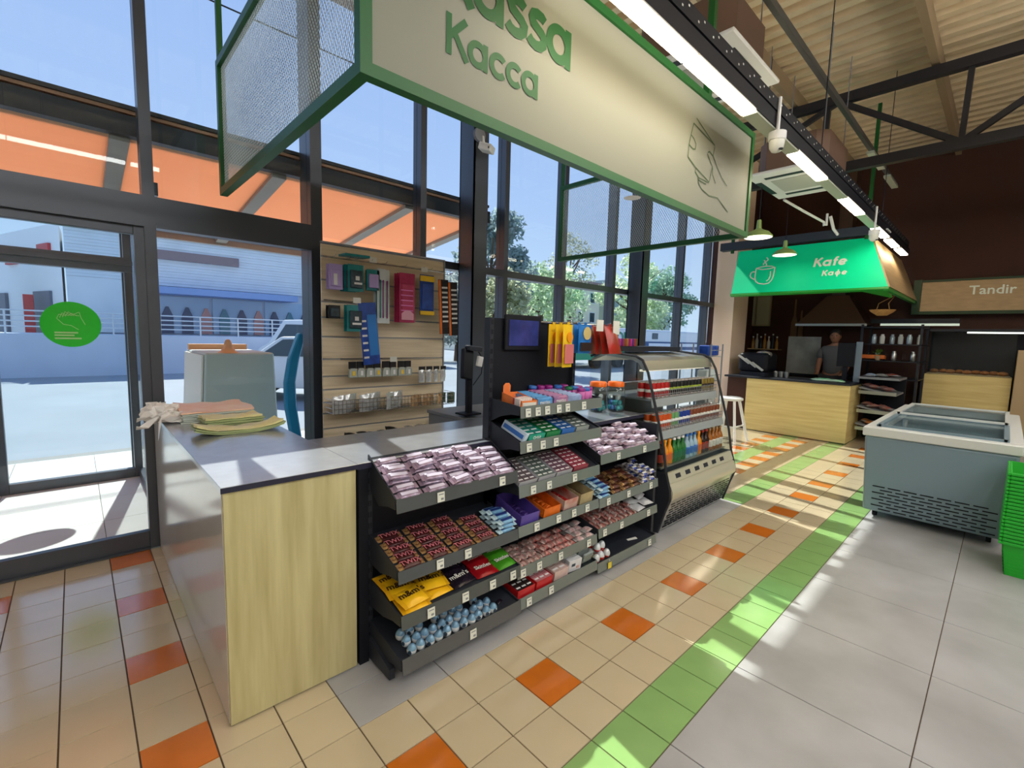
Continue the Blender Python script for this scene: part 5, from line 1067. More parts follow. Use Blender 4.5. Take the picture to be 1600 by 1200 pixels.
part('top_beam', MB().box(7.15, 7.28, -.2, 1.9, 2.93, 3.05), mat('blue_black_beam', rgb(40, 48, 60), .5), t)
for y in (1.72, -.05): part('post', MB().box(7.18, 7.22, y-.02, y+.02, 2.88, 4.62), M_green, t)
M_lw = mat('sign_white', rgb(232, 240, 226), .5)
part('lettering', strokes('Kafe', .098, lambda x, z, k=0: HP(1.055+x+z*.06, .368+z, .004+k), track=.06, w=.28), M_lw, t)
part('lettering', strokes('Kaфe', .06, lambda x, z, k=0: HP(1.185+x+z*.06, .215+z, .004+k), track=.16, w=.28), M_lw, t)
b = MB()
for l in ([(0.287, 0.421), (0.30, 0.26), (0.325, 0.195), (0.371, 0.156), (0.452, 0.139), (0.515, 0.15), (0.548, .20), (0.559, 0.265), (0.552, 0.412)], [(0.287, 0.421), (0.351, 0.440), (0.42, .447), (0.50, 0.440), (0.552, 0.418), (0.48, 0.397), (0.382, 0.392), (0.287, 0.421)], [(0.29, 0.36), (0.25, .366), (0.225, 0.345), (.222, .30), (0.24, 0.265), (0.305, 0.225)], [(0.398, 0.598), (.42, .58), (0.43, 0.554), (.41, .53), (0.405, 0.503), (.42, .485), (0.425, 0.461)], [(0.37, 0.556), (.388, .54), (0.395, 0.515), (.38, .5), (0.380, 0.47)], [(0.504, 0.353), (0.515, 0.271), (0.505, 0.215), (0.476, 0.188)]): b.ribbon(l, .016, lambda x, z: HP(x, z, .0045))
part('cup_drawing', b, M_lw, t)
t = thing('cafe_counter', 'honey oak cafe counter below the green hood', 'counter', (7.8, .7, 0))
part('front_panel', MB().box(7.42, 7.45, .0, 1.42, .01, .86), M_oakh, t, bevel=.002); part('side_panel', MB().box(7.45, 8.15, .0, .03, .01, .86), M_oakh, t, bevel=.002); part('worktop', MB().box(7.39, 8.18, -.01, 1.78, .86, .89), M_dark, t, bevel=.003); part('carcass', MB().box(7.46, 8.1, .04, 1.40, 0, .86), M_dark, t)
part('dark_bay', MB().box(7.5, 8.1, 1.43, 1.76, .0, .86), M_brown, t)
t = thing('range_hood', 'dark brown pyramid cooker hood over the cafe back counter', 'cooker hood', (9.3, .65, 1.8)); M_hd = mat('hood_brown', rgb(84, 62, 48), .4, .3)
part('canopy', MB().hexa([(8.9, .15, 1.8), (9.65, .15, 1.8), (9.65, 1.18, 1.8), (8.9, 1.18, 1.8), (9.25, .5, 2.32), (9.65, .5, 2.32), (9.65, .82, 2.32), (9.25, .82, 2.32)]), M_hd, t); part('rim', MB().box(8.89, 8.92, .14, 1.19, 1.77, 1.81), M_steel, t); part('duct', MB().box(9.3, 9.6, .56, .76, 2.32, 4.6), M_hd, t)
t = thing('back_worktop', 'dark cafe back worktop against the brown wall', 'worktop', (9.35, 1, 0)); part('cabinet', MB().box(9.1, 9.69, -.2, 2.1, 0, .86), M_brown, t); part('top', MB().box(9.05, 9.69, -.2, 2.15, .86, .90), M_black, t)
tag(obj('steel_splash_panel', MB().box(9.05, 9.07, .80, 1.33, .905, 1.58), mat('dull_steel', rgb(150, 152, 148), .45, .3, var=.25, scale=4), None, bevel=.003), 'square brushed steel panel standing on the cafe back worktop', 'panel')
for i, y0 in enumerate((2.15, 1.87)):
    t = thing('menu_panel', 'pale framed menu panel, %s of the pair under the hood' % ['left one', 'right one'][i], 'menu', (9.64, y0+.12, 1.8)); part('frame', MB().box(9.62, 9.69, y0, y0+.265, 1.79, 2.40), mat('pale_wood', rgb(170, 160, 130), .5), t, bevel=.004); part('sheet', MB().box(9.612, 9.62, y0+.02, y0+.245, 1.82, 2.37), mat('menu_sheet', rgb(186, 184, 158), .6), t)
for i, (y, zt, zb, w) in enumerate(((1.43, 2.32, 1.48, .11), (1.31, 2.10, 1.48, .085))):
    b = MB(); b.prism([(y-w/2, zb), (y+w/2, zb), (y+w/2, zb+.45*(zt-zb)), (y+.018, zb+.62*(zt-zb)), (y+.015, zt-.02), (y, zt), (y-.015, zt-.02), (y-.018, zb+.62*(zt-zb)), (y-w/2, zb+.45*(zt-zb))], 'x', 9.66, 9.68); tag(obj('bread_peel', b, mat('peel_wood', rgb(120, 88, 58), .6), None, bevel=.002), 'wooden bread peel on the brown cafe wall, %s' % ['the taller one', 'the shorter one'][i], 'bread peel')
t = thing('wall_shelf', 'narrow cafe wall shelf holding syrup bottles', 'shelf', (9.55, 2.0, 1.31)); part('board', MB().box(9.45, 9.69, 1.62, 2.19, 1.31, 1.33), M_woodp, t)
for i in range(7):
    y = 2.13-.075*i; m = [mat('syrup_amber', rgb(170, 120, 50), .2), mat('syrup_white', rgb(190, 186, 170), .3), M_dark][i % 3]
    t = thing('syrup_bottle', 'syrup bottle on the narrow cafe shelf, number %s from the window' % ['one', 'two', 'three', 'four', 'five', 'six', 'seven'][i], 'bottle', (9.56, y, 1.331), group='syrup bottles'); h = .22+.05*(i % 2)
    obj('glass', MB().lathe([(.03, 0), (.032, .01), (.032, h*.6), (.014, h*.8), (.013, h)], 10), m, t, smooth=True); obj('cap', MB().lathe([(.015, h), (.015, h+.03)], 8), M_white, t)
t = thing('coffee_machine', 'black rounded coffee machine with pale slanted slats on the cafe counter', 'coffee machine', (7.85, 1.4, .89))
b = MB().box(7.6, 8.1, 1.18, 1.66, .95, 1.28); part('body', b, M_black, t, bevel=.07, seg=3)
for k in range(3):
    c = Vector((7.585, 1.54-.11*k, 1.17-.055*k)); part('slat', MB().beam(c+Vector((0, .10, .055)), c+Vector((0, -.08, -.075)), .03, .035), mat('pale_slat', rgb(190, 190, 186), .3), t, bevel=.004)
part('chrome_dome', MB().ell((7.75, 1.30, 1.25), (.10, .13, .07), 14, 8), mat('chrome', rgb(220, 222, 224), .12, .8), t, smooth=True); part('foot', MB().box(7.62, 8.08, 1.22, 1.62, .89, .955), M_dark, t)
for i, y in enumerate((1.10, 1.02, .94)):
    tag(obj('metal_cup', MB().lathe([(.03, 0), (.038, .09), (.035, .09), (.028, .004)], 12), M_steel, None, (7.78, y, .891), smooth=True), 'small steel cup on the cafe counter, %s from the coffee machine' % ['first', 'second', 'third'][i], 'cup', 'steel cups')
t = thing('order_screen', 'black order screen on the cafe counter', 'screen', (7.85, .28, .89)); part('panel', MB().box(7.80, 7.84, .06, .28, 1.12, 1.48), M_black, t, bevel=.006); part('stand', MB().box(7.82, 7.86, .14, .20, .90, 1.12), M_black, t); part('base', MB().box(7.74, 7.94, .07, .27, .89, .905), M_black, t)
tag(obj('post_panel', MB().box(7.92, 7.95, -.005, .075, .891, 1.50), mat('pale_blue_panel', rgb(128, 146, 164), .4), None, bevel=.003), 'narrow pale blue upright panel at the end of the cafe counter', 'panel')
b = MB(); b.ell((7.62, .34, .905), (.13, .24, .022), 14, 8); rr = random.Random(4); b.v = [(x, y, max(.891, z+rr.uniform(-.008, .012))) for x, y, z in b.v]; tag(obj('folded_cloth', b, mat('green_white_cloth', rgb(200, 226, 206), .7, var=.4, scale=7, c2=rgb(90, 190, 130)), None, smooth=True), 'green and white folded cloth on the cafe counter edge', 'cloth')
# bread rack right of the counter
t = thing('bread_rack', 'dark pastry rack beside the cafe counter with sloping shelves', 'rack', (8.1, -.25, 0))
for z in (.22, .48, .76): 
    part('shelf', MB().hexa([(7.75, -.48, z-.02), (8.4, -.48, z-.02), (8.4, -.04, z+.06), (7.75, -.04, z+.06), (7.75, -.48, z), (8.4, -.48, z), (8.4, -.04, z+.08), (7.75, -.04, z+.08)]), M_grey, t)
    part('lip', MB().box(7.74, 7.75, -.48, -.04, z-.02, z+.03), M_steel, t)
part('back', MB().box(8.4, 8.43, -.5, -.02, 0, .98), M_black, t); part('top', MB().box(7.75, 8.43, -.5, -.02, .96, .99), M_grey, t)
M_bread = mat('baked_crust', rgb(176, 108, 52), .6, var=.3, scale=14); M_pkt = mat('snack_packet_mix', rgb(150, 120, 110), .35, var=.6, scale=12, c2=rgb(150, 40, 30))
for i, z in enumerate((.22, .48, .76)):
    for j in range(4):
        o = bag('snack_packet', 'packed pastry on the bread rack, %s shelf, place %s' % (['bottom', 'middle', 'top'][i], ['one', 'two', 'three', 'four'][j]), .16, .12, .06, M_pkt if i else M_bread, M_foil, None, 0, None, 'packed pastries on the rack', 120+4*i+j); o.location = (7.84+.13*(j % 2), -.38+.085*j, z+.035+.012*j); o.rotation_euler = (.18, 0, rnd.uniform(0, 3))
for i in range(3):
    o = bag('snack_packet', 'packed pastry lying on top of the bread rack, %s' % ['front', 'middle', 'rear'][i], .2, .14, .05, [mat('pale_blue_packet', rgb(150, 176, 206), .35, var=.2, scale=9), M_foil, M_pkt][i], M_foil, None, 0, None, 'pastries on the rack top', 140+i); o.location = (7.86+.15*i, -.15-.1*i, .992); o.rotation_euler = (0, 0, .4*i)
tag(obj('orange_box', MB().box(-.06, .06, -.17, .17, 0, .06), mat('orange_carton', rgb(216, 110, 40), .4), None, (8.6, -.02, 1.24), (0, .1, 0), bevel=.004), 'orange carton on the dark shelving behind the bread rack', 'box')
t = thing('back_shelving', 'dark shelving unit with glassware right of the cafe opening', 'shelf unit', (9.0, -.3, 0))
for z in (.95, 1.22, 1.48, 1.74): part('shelf', MB().box(8.45, 9.2, -.62, .12, z-.015, z), M_dark, t)
for y in (-.62, .10): part('post', MB().box(8.45, 8.49, y, y+.03, 0, 1.78), M_dark, t); part('post', MB().box(9.15, 9.19, y, y+.03, 0, 1.78), M_dark, t)
for i in range(12):
    z = (1.222, 1.482)[i % 2]; y = .04-.055*i; tag(obj('glass_jar', MB().lathe([(.028, 0), (.034, .01), (.034, .11), (.022, .13), (.022, .15)], 10), [M_clear, M_wc, M_steel, M_offw][i % 4], None, (8.62+.05*(i % 3), y, z), smooth=True), 'small %s jar on the dark cafe shelving, %s from the left' % (['clear', 'pale', 'steel', 'cream'][i % 4], ORD[i]), 'jar', '%s jars on the shelving' % ['clear', 'pale', 'steel', 'cream'][i % 4])
t = thing('potted_plant', 'small green potted plant on the dark cafe shelving', 'plant', (8.56, -.10, 1.223)); part('pot', MB().lathe([(.03, 0), (.045, .07), (.04, .07)], 12, (8.56, -.10, 1.223)), M_tan, t, smooth=True)
b = MB(); rr = random.Random(2)
for k in range(40):
    a = rr.uniform(0, 6.28); r = rr.uniform(.01, .07); c = Vector((8.56+r*math.cos(a), -.10+r*math.sin(a), 1.30+rr.uniform(0, .09))); d = Vector((math.cos(a), math.sin(a), rr.uniform(.1, .8))).normalized()*.035; s = Vector((-math.sin(a), math.cos(a), 0))*.012; b.add([c-d, c+s, c+d, c-s], [(0, 1, 2, 3)])
stuff(part('leaves', b, mat('plant_green', rgb(96, 140, 40), .5), t))
t = thing('hanging_basket', 'shallow wicker basket hanging at the hood corner', 'basket', (7.75, -.22, 1.9)); part('bowl', MB().lathe([(.06, 0), (.13, .05), (.155, .08), (.145, .08), (.12, .055), (.05, .012)], 18, (7.75, -.22, 1.88)), mat('wicker', rgb(176, 130, 74), .7, var=.3, scale=60, bump=.3), t, smooth=True); part('handle', MB().tube([(7.75, -.30, 1.95), (7.75, -.28, 2.05), (7.75, -.35, 2.165), (7.75, -.17, 2.05), (7.75, -.15, 1.95)], .006, 6), mat('wicker', rgb(176, 130, 74), .7), t, smooth=True)
# bakery sign and case
t = thing('bakery_sign', 'beige wooden bakery fascia sign with faint white lettering', 'sign', (9.5, -1.8, 2.0)); part('board', MB().box(9.50, 9.54, -3.6, -.44, 2.03, 2.50), M_woodp, t); part('frame', MB().box(9.46, 9.56, -.44, -.34, 1.98, 2.54).box(9.48, 9.55, -3.6, -.44, 1.98, 2.03).box(9.48, 9.55, -3.6, -.44, 2.50, 2.53), mat('sign_dark_green', rgb(30, 60, 26), .5), t)
link('lettering', text_mesh('Tandir', .19, M_lw, .015), t, (-.004, .55, .34), (PI/2, 0, -PI/2))
t = thing('bakery_case', 'dark glass bakery display case on a wooden base', 'display case', (9.3, -1.1, 0)); part('base', MB().box(9.2, 9.66, -1.58, -.62, .35, 1.03), M_oakh, t, bevel=.003); part('plinth', MB().box(9.24, 9.66, -1.58, -.62, 0, .35), M_brown, t); part('back', MB().box(9.62, 9.66, -3.0, -.62, 1.03, 1.72), M_black, t); part('glass', MB().box(9.2, 9.206, -1.58, -.62, 1.03, 1.70), M_glass, t); part('light_rail', MB().box(9.2, 9.64, -3.0, -.62, 1.70, 1.74), M_dark, t)
part('lamp', MB().box(9.22, 9.26, -2.6, -1.05, 1.675, 1.695), mat('case_lamp', (1, .96, .86), .4, emit=2.0), t); part('tray', MB().box(9.22, 9.6, -1.56, -.64, 1.035, 1.05), M_woodp, t)
for k in range(9): tag(obj('bread_loaf', MB().ell((0, 0, .03), (.08, .055, .032), 12, 8), M_bread, None, (9.34+.12*(k % 2), -.72-.095*k, 1.05+.0), (0, 0, .3*(k % 3)), smooth=True), 'golden bread loaf in the bakery case, %s from the left' % ORD[k], 'bread', 'loaves in the bakery case')
tag(obj('pale_carton', MB().box(9.05, 9.5, -2.3, -1.60, 0, 1.44), mat('pale_oak_box', rgb(186, 160, 120), .5), None, bevel=.004), 'pale oak cupboard at the right end of the bakery case', 'cupboard')
t = thing('tube_lamp', 'slim pale tube lamp below the dark beam over the shelving', 'lamp', (8.9, -.45, 1.8)); part('tube', MB().box(9.28, 9.33, -.95, .02, 1.79, 1.825), mat('tube_pale', rgb(200, 214, 196), .4, emit=.5), t); part('beam', MB().box(9.25, 9.4, -.95, .15, 1.83, 1.9), M_dark, t)
# white easel stool by the window
t = thing('bar_stool', 'white legged stool beyond the drinks cooler', 'stool', (6.3, 1.25, 0))
for a, c in (((6.04, 1.02, 0), (6.18, 1.12, .60)), ((6.04, 1.40, 0), (6.18, 1.30, .60)), ((6.5, 1.02, 0), (6.36, 1.12, .60)), ((6.5, 1.40, 0), (6.36, 1.30, .60))): part('leg', MB().beam(a, c, .03), M_white, t)
part('seat', MB().lathe([(.15, .6), (.17, .61), (.17, .635), (.15, .645)], 18, (6.27, 1.21, 0)), M_white, t, smooth=True); part('footrest', MB().box(6.09, 6.45, 1.06, 1.075, .22, .24).box(6.09, 6.45, 1.345, 1.36, .22, .24).box(6.09, 6.105, 1.06, 1.36, .22, .24), M_white, t)
# loose wire rack on the pillar side
t = thing('wire_snack_stand', 'wire snack stand with blue and white packs beside the pillar', 'rack', (4.2, .62, 0))
b = MB()
for x in (3.74, 4.0):
    for y in (.44, .74): b.tube([(x, y, 0), (x, y, 1.42)], .008, 6)
for z in (.5, .78, 1.06, 1.30): b.box(3.74, 4.0, .44, .74, z-.004, z); b.tube([(3.74, .43, z+.06), (4.0, .43, z+.06)], .003, 4)
part('frame', b, M_grey, t)
for z, m, nm in ((1.306, M_blc, 'blue'), (1.066, M_wp, 'pale'), (.786, M_foil, 'silver')):
    for k in range(3): tag(obj('snack_pack', MB().box(-.035, .035, -.05, .05, 0, .10), m, None, (3.79+.082*k, .52, z), bevel=.008), '%s pack on the wire stand right of the cooler, %s from the left' % (nm, ORD[k]), 'pack', '%s packs on the wire stand' % nm)
# =============== PERSON BEHIND THE CAFE COUNTER ===============
def skin(name, pts, edges, rad, m, parent, sub=2):
    me = bpy.data.meshes.new(name); me.from_pydata(pts, edges, []); me.materials.append(m)
    o = bpy.data.objects.new(name, me); COL.objects.link(o); o.parent = parent
    sk = o.modifiers.new('skin', 'SKIN'); me.skin_vertices or None
    if not me.skin_vertices: 
        me.attributes  # layer made by modifier below
    bpy.context.view_layer.objects.active = o
    bm = bmesh.new(); bm.from_mesh(me); lay = bm.verts.layers.skin.verify()
    for i, v in enumerate(bm.verts): v[lay].radius = rad[i] if isinstance(rad[i], tuple) else (rad[i], rad[i]); v[lay].use_root = (i == 0)
    bm.to_mesh(me); bm.free()
    sd = o.modifiers.new('sub', 'SUBSURF'); sd.levels = sub; sd.render_levels = sub
    bpy.context.view_layer.update()
    m2 = bpy.data.meshes.new_from_object(o.evaluated_get(bpy.context.evaluated_depsgraph_get())); o.modifiers.clear(); o.data = m2
    m2.polygons.foreach_set('use_smooth', [True]*len(m2.polygons)); m2.update(); return o
M_skin = mat('skin_tone', rgb(150, 104, 80), .55); M_shirt = mat('grey_shirt', rgb(92, 92, 94), .8); M_trs = mat('dark_trousers', rgb(40, 40, 46), .8); M_hair = mat('dark_hair', rgb(28, 22, 20), .6)
pr_ = thing('person', 'person in a grey short sleeved shirt standing behind the cafe counter, looking down', 'person', (8.75, .52, 0))
# local frame: facing -x, shoulders along y
B_ = [(0, 0, .92), (0, 0, 1.08), (-.005, 0, 1.25), (0, 0, 1.38), (0, 0, 1.45), (-.02, 0, 1.52),
      (0, .17, 1.36), (-.02, .21, 1.12), (-.16, .19, .97), (-.24, .17, .955),
      (0, -.17, 1.36), (-.02, -.21, 1.12), (-.16, -.19, .97), (-.24, -.17, .955),
      (0, .09, .86), (-.01, .10, .48), (.0, .10, .08), (-.10, .11, .035),
      (0, -.09, .86), (-.01, -.10, .48), (.0, -.10, .08), (-.10, -.11, .035)]
E_ = [(0, 1), (1, 2), (2, 3), (3, 4), (4, 5), (3, 6), (6, 7), (7, 8), (8, 9), (3, 10), (10, 11), (11, 12), (12, 13), (0, 14), (14, 15), (15, 16), (16, 17), (0, 18), (18, 19), (19, 20), (20, 21)]
R_ = [(.11, .15), (.10, .14), (.115, .16), (.10, .15), (.05, .05), (.05, .05), .06, .045, .036, .03, .06, .045, .036, .03, .085, .06, .042, .04, .085, .06, .042, .04]
skin('body', B_, E_, R_, M_skin, pr_)
hd = MB(); hd.ell((-.03, 0, 1.585), (.095, .075, .115), 16, 12); hd.ell((-.125, 0, 1.575), (.018, .013, .02), 8, 6); hd.ell((-.03, .076, 1.58), (.02, .01, .03), 8, 6); hd.ell((-.03, -.076, 1.58), (.02, .01, .03), 8, 6); hd.ell((-.10, 0, 1.53), (.02, .026, .008), 8, 6)
obj('head', hd, M_skin, pr_, smooth=True)
ey = MB(); ey.ell((-.113, .03, 1.60), (.008, .011, .007), 8, 6); ey.ell((-.113, -.03, 1.60), (.008, .011, .007), 8, 6); obj('eyes', ey, M_hair, pr_, smooth=True)
hr = MB(); hr.ell((-.012, 0, 1.625), (.10, .082, .09), 16, 10); obj('hair', hr, M_hair, pr_, smooth=True)
skin('shirt', [(0, 0, .90), (0, 0, 1.08), (-.005, 0, 1.25), (0, 0, 1.37), (0, 0, 1.43), (0, .17, 1.365), (-.015, .205, 1.19), (0, -.17, 1.365), (-.015, -.205, 1.19)], [(0, 1), (1, 2), (2, 3), (3, 4), (3, 5), (5, 6), (3, 7), (7, 8)], [(.13, .17), (.12, .16), (.13, .175), (.115, .165), (.065, .07), .075, .068, .075, .068], M_shirt, pr_)
skin('trousers', [(0, 0, .90), (0, .09, .84), (-.01, .10, .48), (.0, .10, .10), (0, -.09, .84), (-.01, -.10, .48), (.0, -.10, .10)], [(0, 1), (1, 2), (2, 3), (0, 4), (4, 5), (5, 6)], [(.13, .165), .10, .075, .06, .10, .075, .06], M_trs, pr_)
for s in (1, -1):
    for k in range(5):
        y = s*(.17+(.024 if k == 4 else -.018+.012*k)); x0 = -.25 if k < 4 else -.225; Lf = [.05, .062, .066, .058, .04][k]
        obj('finger', MB().tube([(x0, y, .955), (x0-Lf*.6, y, .955), (x0-Lf, y, .94)], [.0085, .0075, .006], 6), M_skin, pr_, smooth=True)
# =============== OUTSIDE ===============
M_ob = mat('outdoor_white_panel', rgb(240, 240, 232), .5); M_obs = mat('outdoor_grey_panel', rgb(192, 210, 212), .5); M_pe = mat('peach_cap', rgb(232, 176, 130), .5)
t = thing('outdoor_cabinet', 'white box shaped cabinet outside the glass with a peach cap on top', 'cabinet', (.32, 3.3, 0))
part('body', MB().hexa([(.0, 2.9, 0), (.62, 2.9, 0), (.62, 3.8, 0), (.0, 3.8, 0), (.07, 2.92, 1.24), (.585, 2.92, 1.24), (.585, 3.78, 1.24), (.07, 3.78, 1.24)]), M_obs, t, bevel=.012)
part('side_panel', MB().hexa([(-.012, 2.93, .05), (.0, 2.93, .05), (.0, 3.77, .05), (-.012, 3.77, .05), (.052, 2.95, 1.22), (.064, 2.95, 1.22), (.064, 3.75, 1.22), (.052, 3.75, 1.22)]), M_ob, t)
part('back_rim', MB().box(.08, .56, 3.70, 3.78, 1.24, 1.29), M_pe, t); part('cap', MB().lathe([(.085, 1.238), (.06, 1.25), (.035, 1.285), (.026, 1.325), (.018, 1.345), (.004, 1.352)], 18, (.25, 3.0, 0)), M_pe, t, smooth=True)
b = MB(); pts = [(.70, .05), (.63, .5), (.585, .8), (.585, 1.0), (.62, 1.2), (.70, 1.42), (.76, 1.42), (.70, 1.2), (.665, 1.0), (.67, .8), (.71, .5), (.78, .05)]
b.prism(pts, 'y', 2.62, 2.70); tag(obj('blue_slide_panel', b, mat('blue_plastic', rgb(40, 150, 206), .35), None, bevel=.01), 'curved blue plastic panel outside beside the black post', 'panel')
# house across the street
M_sid = mat('grey_siding', rgb(222, 230, 236), .6, var=.04, scale=2); M_sidd = mat('blue_shade_glass', rgb(170, 196, 220), .2); M_cw = mat('terrace_wall', rgb(206, 216, 230), .8, var=.05, scale=1); M_bkr = mat('brown_band', rgb(140, 122, 124), .6)
t = thing('shop_building', 'grey clad shop building across the street with a brown band and glass front', 'building', (4, 22, 0))
for k in range(16): part('siding_board', MB().box(-.8, 13, 20.0-.012*(k % 2), 20.3, 2.95+.105*k, 3.05+.105*k), M_sid, t)
part('roof_edge', MB().box(-.8, 13, 19.9, 26, 4.62, 4.70), M_bkr if False else M_sid, t); part('body', MB().box(-.8, 13, 20.3, 26, -.1, 4.62), M_cw, t)
part('siding_pier', MB().box(-.8, 1.3, 20.0, 20.3, 1.19, 2.95), M_sid, t); part('brown_band', MB().box(1.2, 4.25, 19.85, 20.0, 3.9, 4.22), M_bkr, t); part('awning_edge', MB().box(1.4, 6.2, 19.0, 20.1, 2.62, 2.86), mat('blue_awning', rgb(130, 160, 210), .5), t)
for k in range(6): part('shop_window', MB().box(1.45+1.9*k, 3.25+1.9*k, 20.22, 20.31, 1.2, 2.6), M_sidd, t)
for k in range(9): 
    x = 1.7+.62*k; part('display_figure', MB().prism([(x, 1.2), (x+.36, 1.2), (x+.36, 1.85), (x+.22, 2.2), (x+.14, 2.2), (x, 1.85)], 'y', 20.12, 20.2), [mat('fig_dark', rgb(90, 96, 116), .7), mat('fig_peach', rgb(206, 150, 140), .7), mat('fig_teal', rgb(100, 140, 150), .7)][(0, 0, 1, 2, 0, 1, 0, 2, 0)[k]], t)
t = thing('white_sign_building', 'white fronted shop farther left with red lettering blocks', 'building', (-3, 28, 0)); M_wf = mat('white_front', rgb(240, 242, 244), .6); M_red = mat('sign_red', rgb(196, 60, 64), .5)
part('body', MB().hexa([(-.9, 20.1, -.1), (-.85, 22, -.1), (-6.2, 40, -.1), (-7, 38, -.1), (-.9, 20.1, 4.75), (-.85, 22, 4.75), (-6.2, 40, 4.75), (-7, 38, 4.75)]), M_wf, t)
for k in range(6): c = Vector((-1.15-.95*k*1.0, 20.75+2.75*k, 3.85)); part('letter_block', MB().beam(c, c+Vector((-.30, .88, 0)), .12, .55), M_red, t); 
for k in range(4): c = Vector((-1.2-1.3*k, 20.9+3.75*k, 1.6)); part('doorway', MB().beam(c, c+Vector((-.45, 1.3, 0)), .1, 1.9), mat('shade_door', rgb(110, 116, 130), .6), t)
part('red_post', MB().box(-1.9, -1.65, 21.2, 21.4, .8, 2.4), M_red, t)
t = thing('terrace', 'pale blue grey terrace wall with a steel railing across the street', 'wall', (4, 19, -.1)); part('wall_block', MB().box(-9, 10.5, 17.6, 19.2, -.12, 1.15), M_cw, t); part('ramp', MB().hexa([(3.6, 17.2, -.12), (10.5, 17.2, -.12), (10.5, 17.6, -.12), (3.6, 17.6, -.12), (3.6, 17.2, .0), (10.5, 17.2, 1.1), (10.5, 17.6, 1.1), (3.6, 17.6, .0)]), mat('pink_ramp', rgb(206, 176, 176), .8), t)
M_rl = mat('railing_white', rgb(216, 222, 226), .4)
for z in (1.35, 1.5, 1.65, 1.8): part('rail_bar', MB().tube([(-9, 17.7, z), (10, 17.7, z)], .022, 5), M_rl, t)
for k in range(17): x = -9+1.15*k; part('rail_post', MB().box(x-.02, x+.02, 17.68, 17.72, 1.15, 1.82), M_rl, t)
# vehicles
M_carw = mat('car_white_paint', rgb(226, 230, 232), .25); M_carg = mat('car_window', rgb(60, 76, 90), .1); M_tyre = mat('tyre_rubber', rgb(30, 30, 32), .8)
def vehicle(name, lab, cat, loc, rz, prof, win, Lw, width, wheels, m=None):
    t = thing(name, lab, cat, loc, (0, 0, rz)); b = MB(); b.prism(prof, 'y', -width/2, width/2); obj('body', b, m or M_carw, t, bevel=.05, seg=2, smooth=True)
    for w in win:
        for s in (-1, 1): obj('side_window', MB().prism(w, 'y', s*width/2-.012 if s > 0 else -width/2-.012, s*width/2+.012 if s > 0 else -width/2+.012), M_carg, t)
    for x in wheels:
        for s in (-1, 1): w_ = obj('wheel', MB().tube([(x, s*(width/2-.16), .32), (x, s*(width/2+.01), .32)], .32, 16), M_tyre, t, smooth=True); obj('hub_cap', MB().tube([(x, s*(width/2+.0), .32), (x, s*(width/2+.02), .32)], .18, 12), M_steel, w_)
    for s in (-1, 1): obj('head_light', MB().box(Lw[1]-.06, Lw[1]+.015, s*width*.38-.14, s*width*.38+.14, .62, .78), M_offw, t); obj('tail_light', MB().box(Lw[0]-.015, Lw[0]+.06, s*width*.38-.12, s*width*.38+.12, .7, .9), M_red, t)
    return t
sed = [(-2.1, .3), (2.15, .3), (2.15, .7), (1.95, .85), (1.05, .98), (.45, 1.42), (-1.05, 1.46), (-1.75, 1.05), (-2.1, .95)]
vehicle('car', 'white parked car half hidden behind the outdoor cabinet', 'car', (3.4, 9.6, -.12), 2.5, sed, [[(-1.5, 1.0), (-.98, 1.38), (-.3, 1.38), (-.3, 1.0)], [(-.22, 1.0), (-.22, 1.38), (.4, 1.36), (.9, 1.0)]], (-2.1, 2.15), 1.72, (-1.3, 1.35))
vanp = [(-2.4, .35), (2.3, .35), (2.3, .9), (1.9, 1.12), (1.3, 1.9), (-2.3, 1.98), (-2.4, 1.8)]
vehicle('van', 'white van farther up the street beside the black post', 'van', (5.9, 14.6, -.12), 2.2, vanp, [[(.35, 1.15), (.35, 1.75), (1.2, 1.75), (1.65, 1.15)], [(-.6, 1.15), (-.6, 1.75), (.25, 1.75), (.25, 1.15)]], (-2.4, 2.3), 1.8, (-1.5, 1.5))
vehicle('car', 'white car parked on the terrace at the far left', 'car', (-5.0, 18.5, 1.15), .2, sed, [[(-1.5, 1.0), (-.98, 1.38), (-.3, 1.38), (-.3, 1.0)], [(-.22, 1.0), (-.22, 1.38), (.4, 1.36), (.9, 1.0)]], (-2.1, 2.15), 1.72, (-1.3, 1.35))
t = thing('advert_bus', 'long white trailer with green lettering parked beyond the right windows', 'trailer', (26, 14, -.1)); part('body', MB().box(17, 33, 13, 15.5, .35, 2.05), M_carw, t, bevel=.08, seg=2); part('teal_strip', MB().box(17, 33, 12.985, 13.0, .35, .95), mat('teal_band', rgb(40, 160, 110), .5), t); part('grey_top', MB().box(17, 33, 12.985, 13, 1.95, 2.0), M_cw, t); part('blue_panel', MB().box(23.5, 32, 12.97, 12.99, .5, 1.35), mat('deep_blue_print', rgb(40, 84, 130), .5), t)
for z in (1.15, .75): part('white_print_line', MB().box(23.9, 30.5, 12.955, 12.972, z-.1, z+.1), M_wf, t)
link('lettering', text_mesh('SOMS', .8, mat('trailer_green', rgb(24, 130, 92), .5), .02), t, (-4.75, -1.03, 1.62), (PI/2, 0, 0)); part('window_hatch', MB().box(24.3, 24.9, 12.96, 12.99, 1.5, 1.85), M_carg, t)
for x in (19, 21, 29, 31): part('wheel', MB().tube([(x, 12.98, .28), (x, 13.3, .28)], .38, 16), M_tyre, t)
M_apt = mat('cream_render', rgb(250, 242, 220), .8, var=.04, scale=.6)
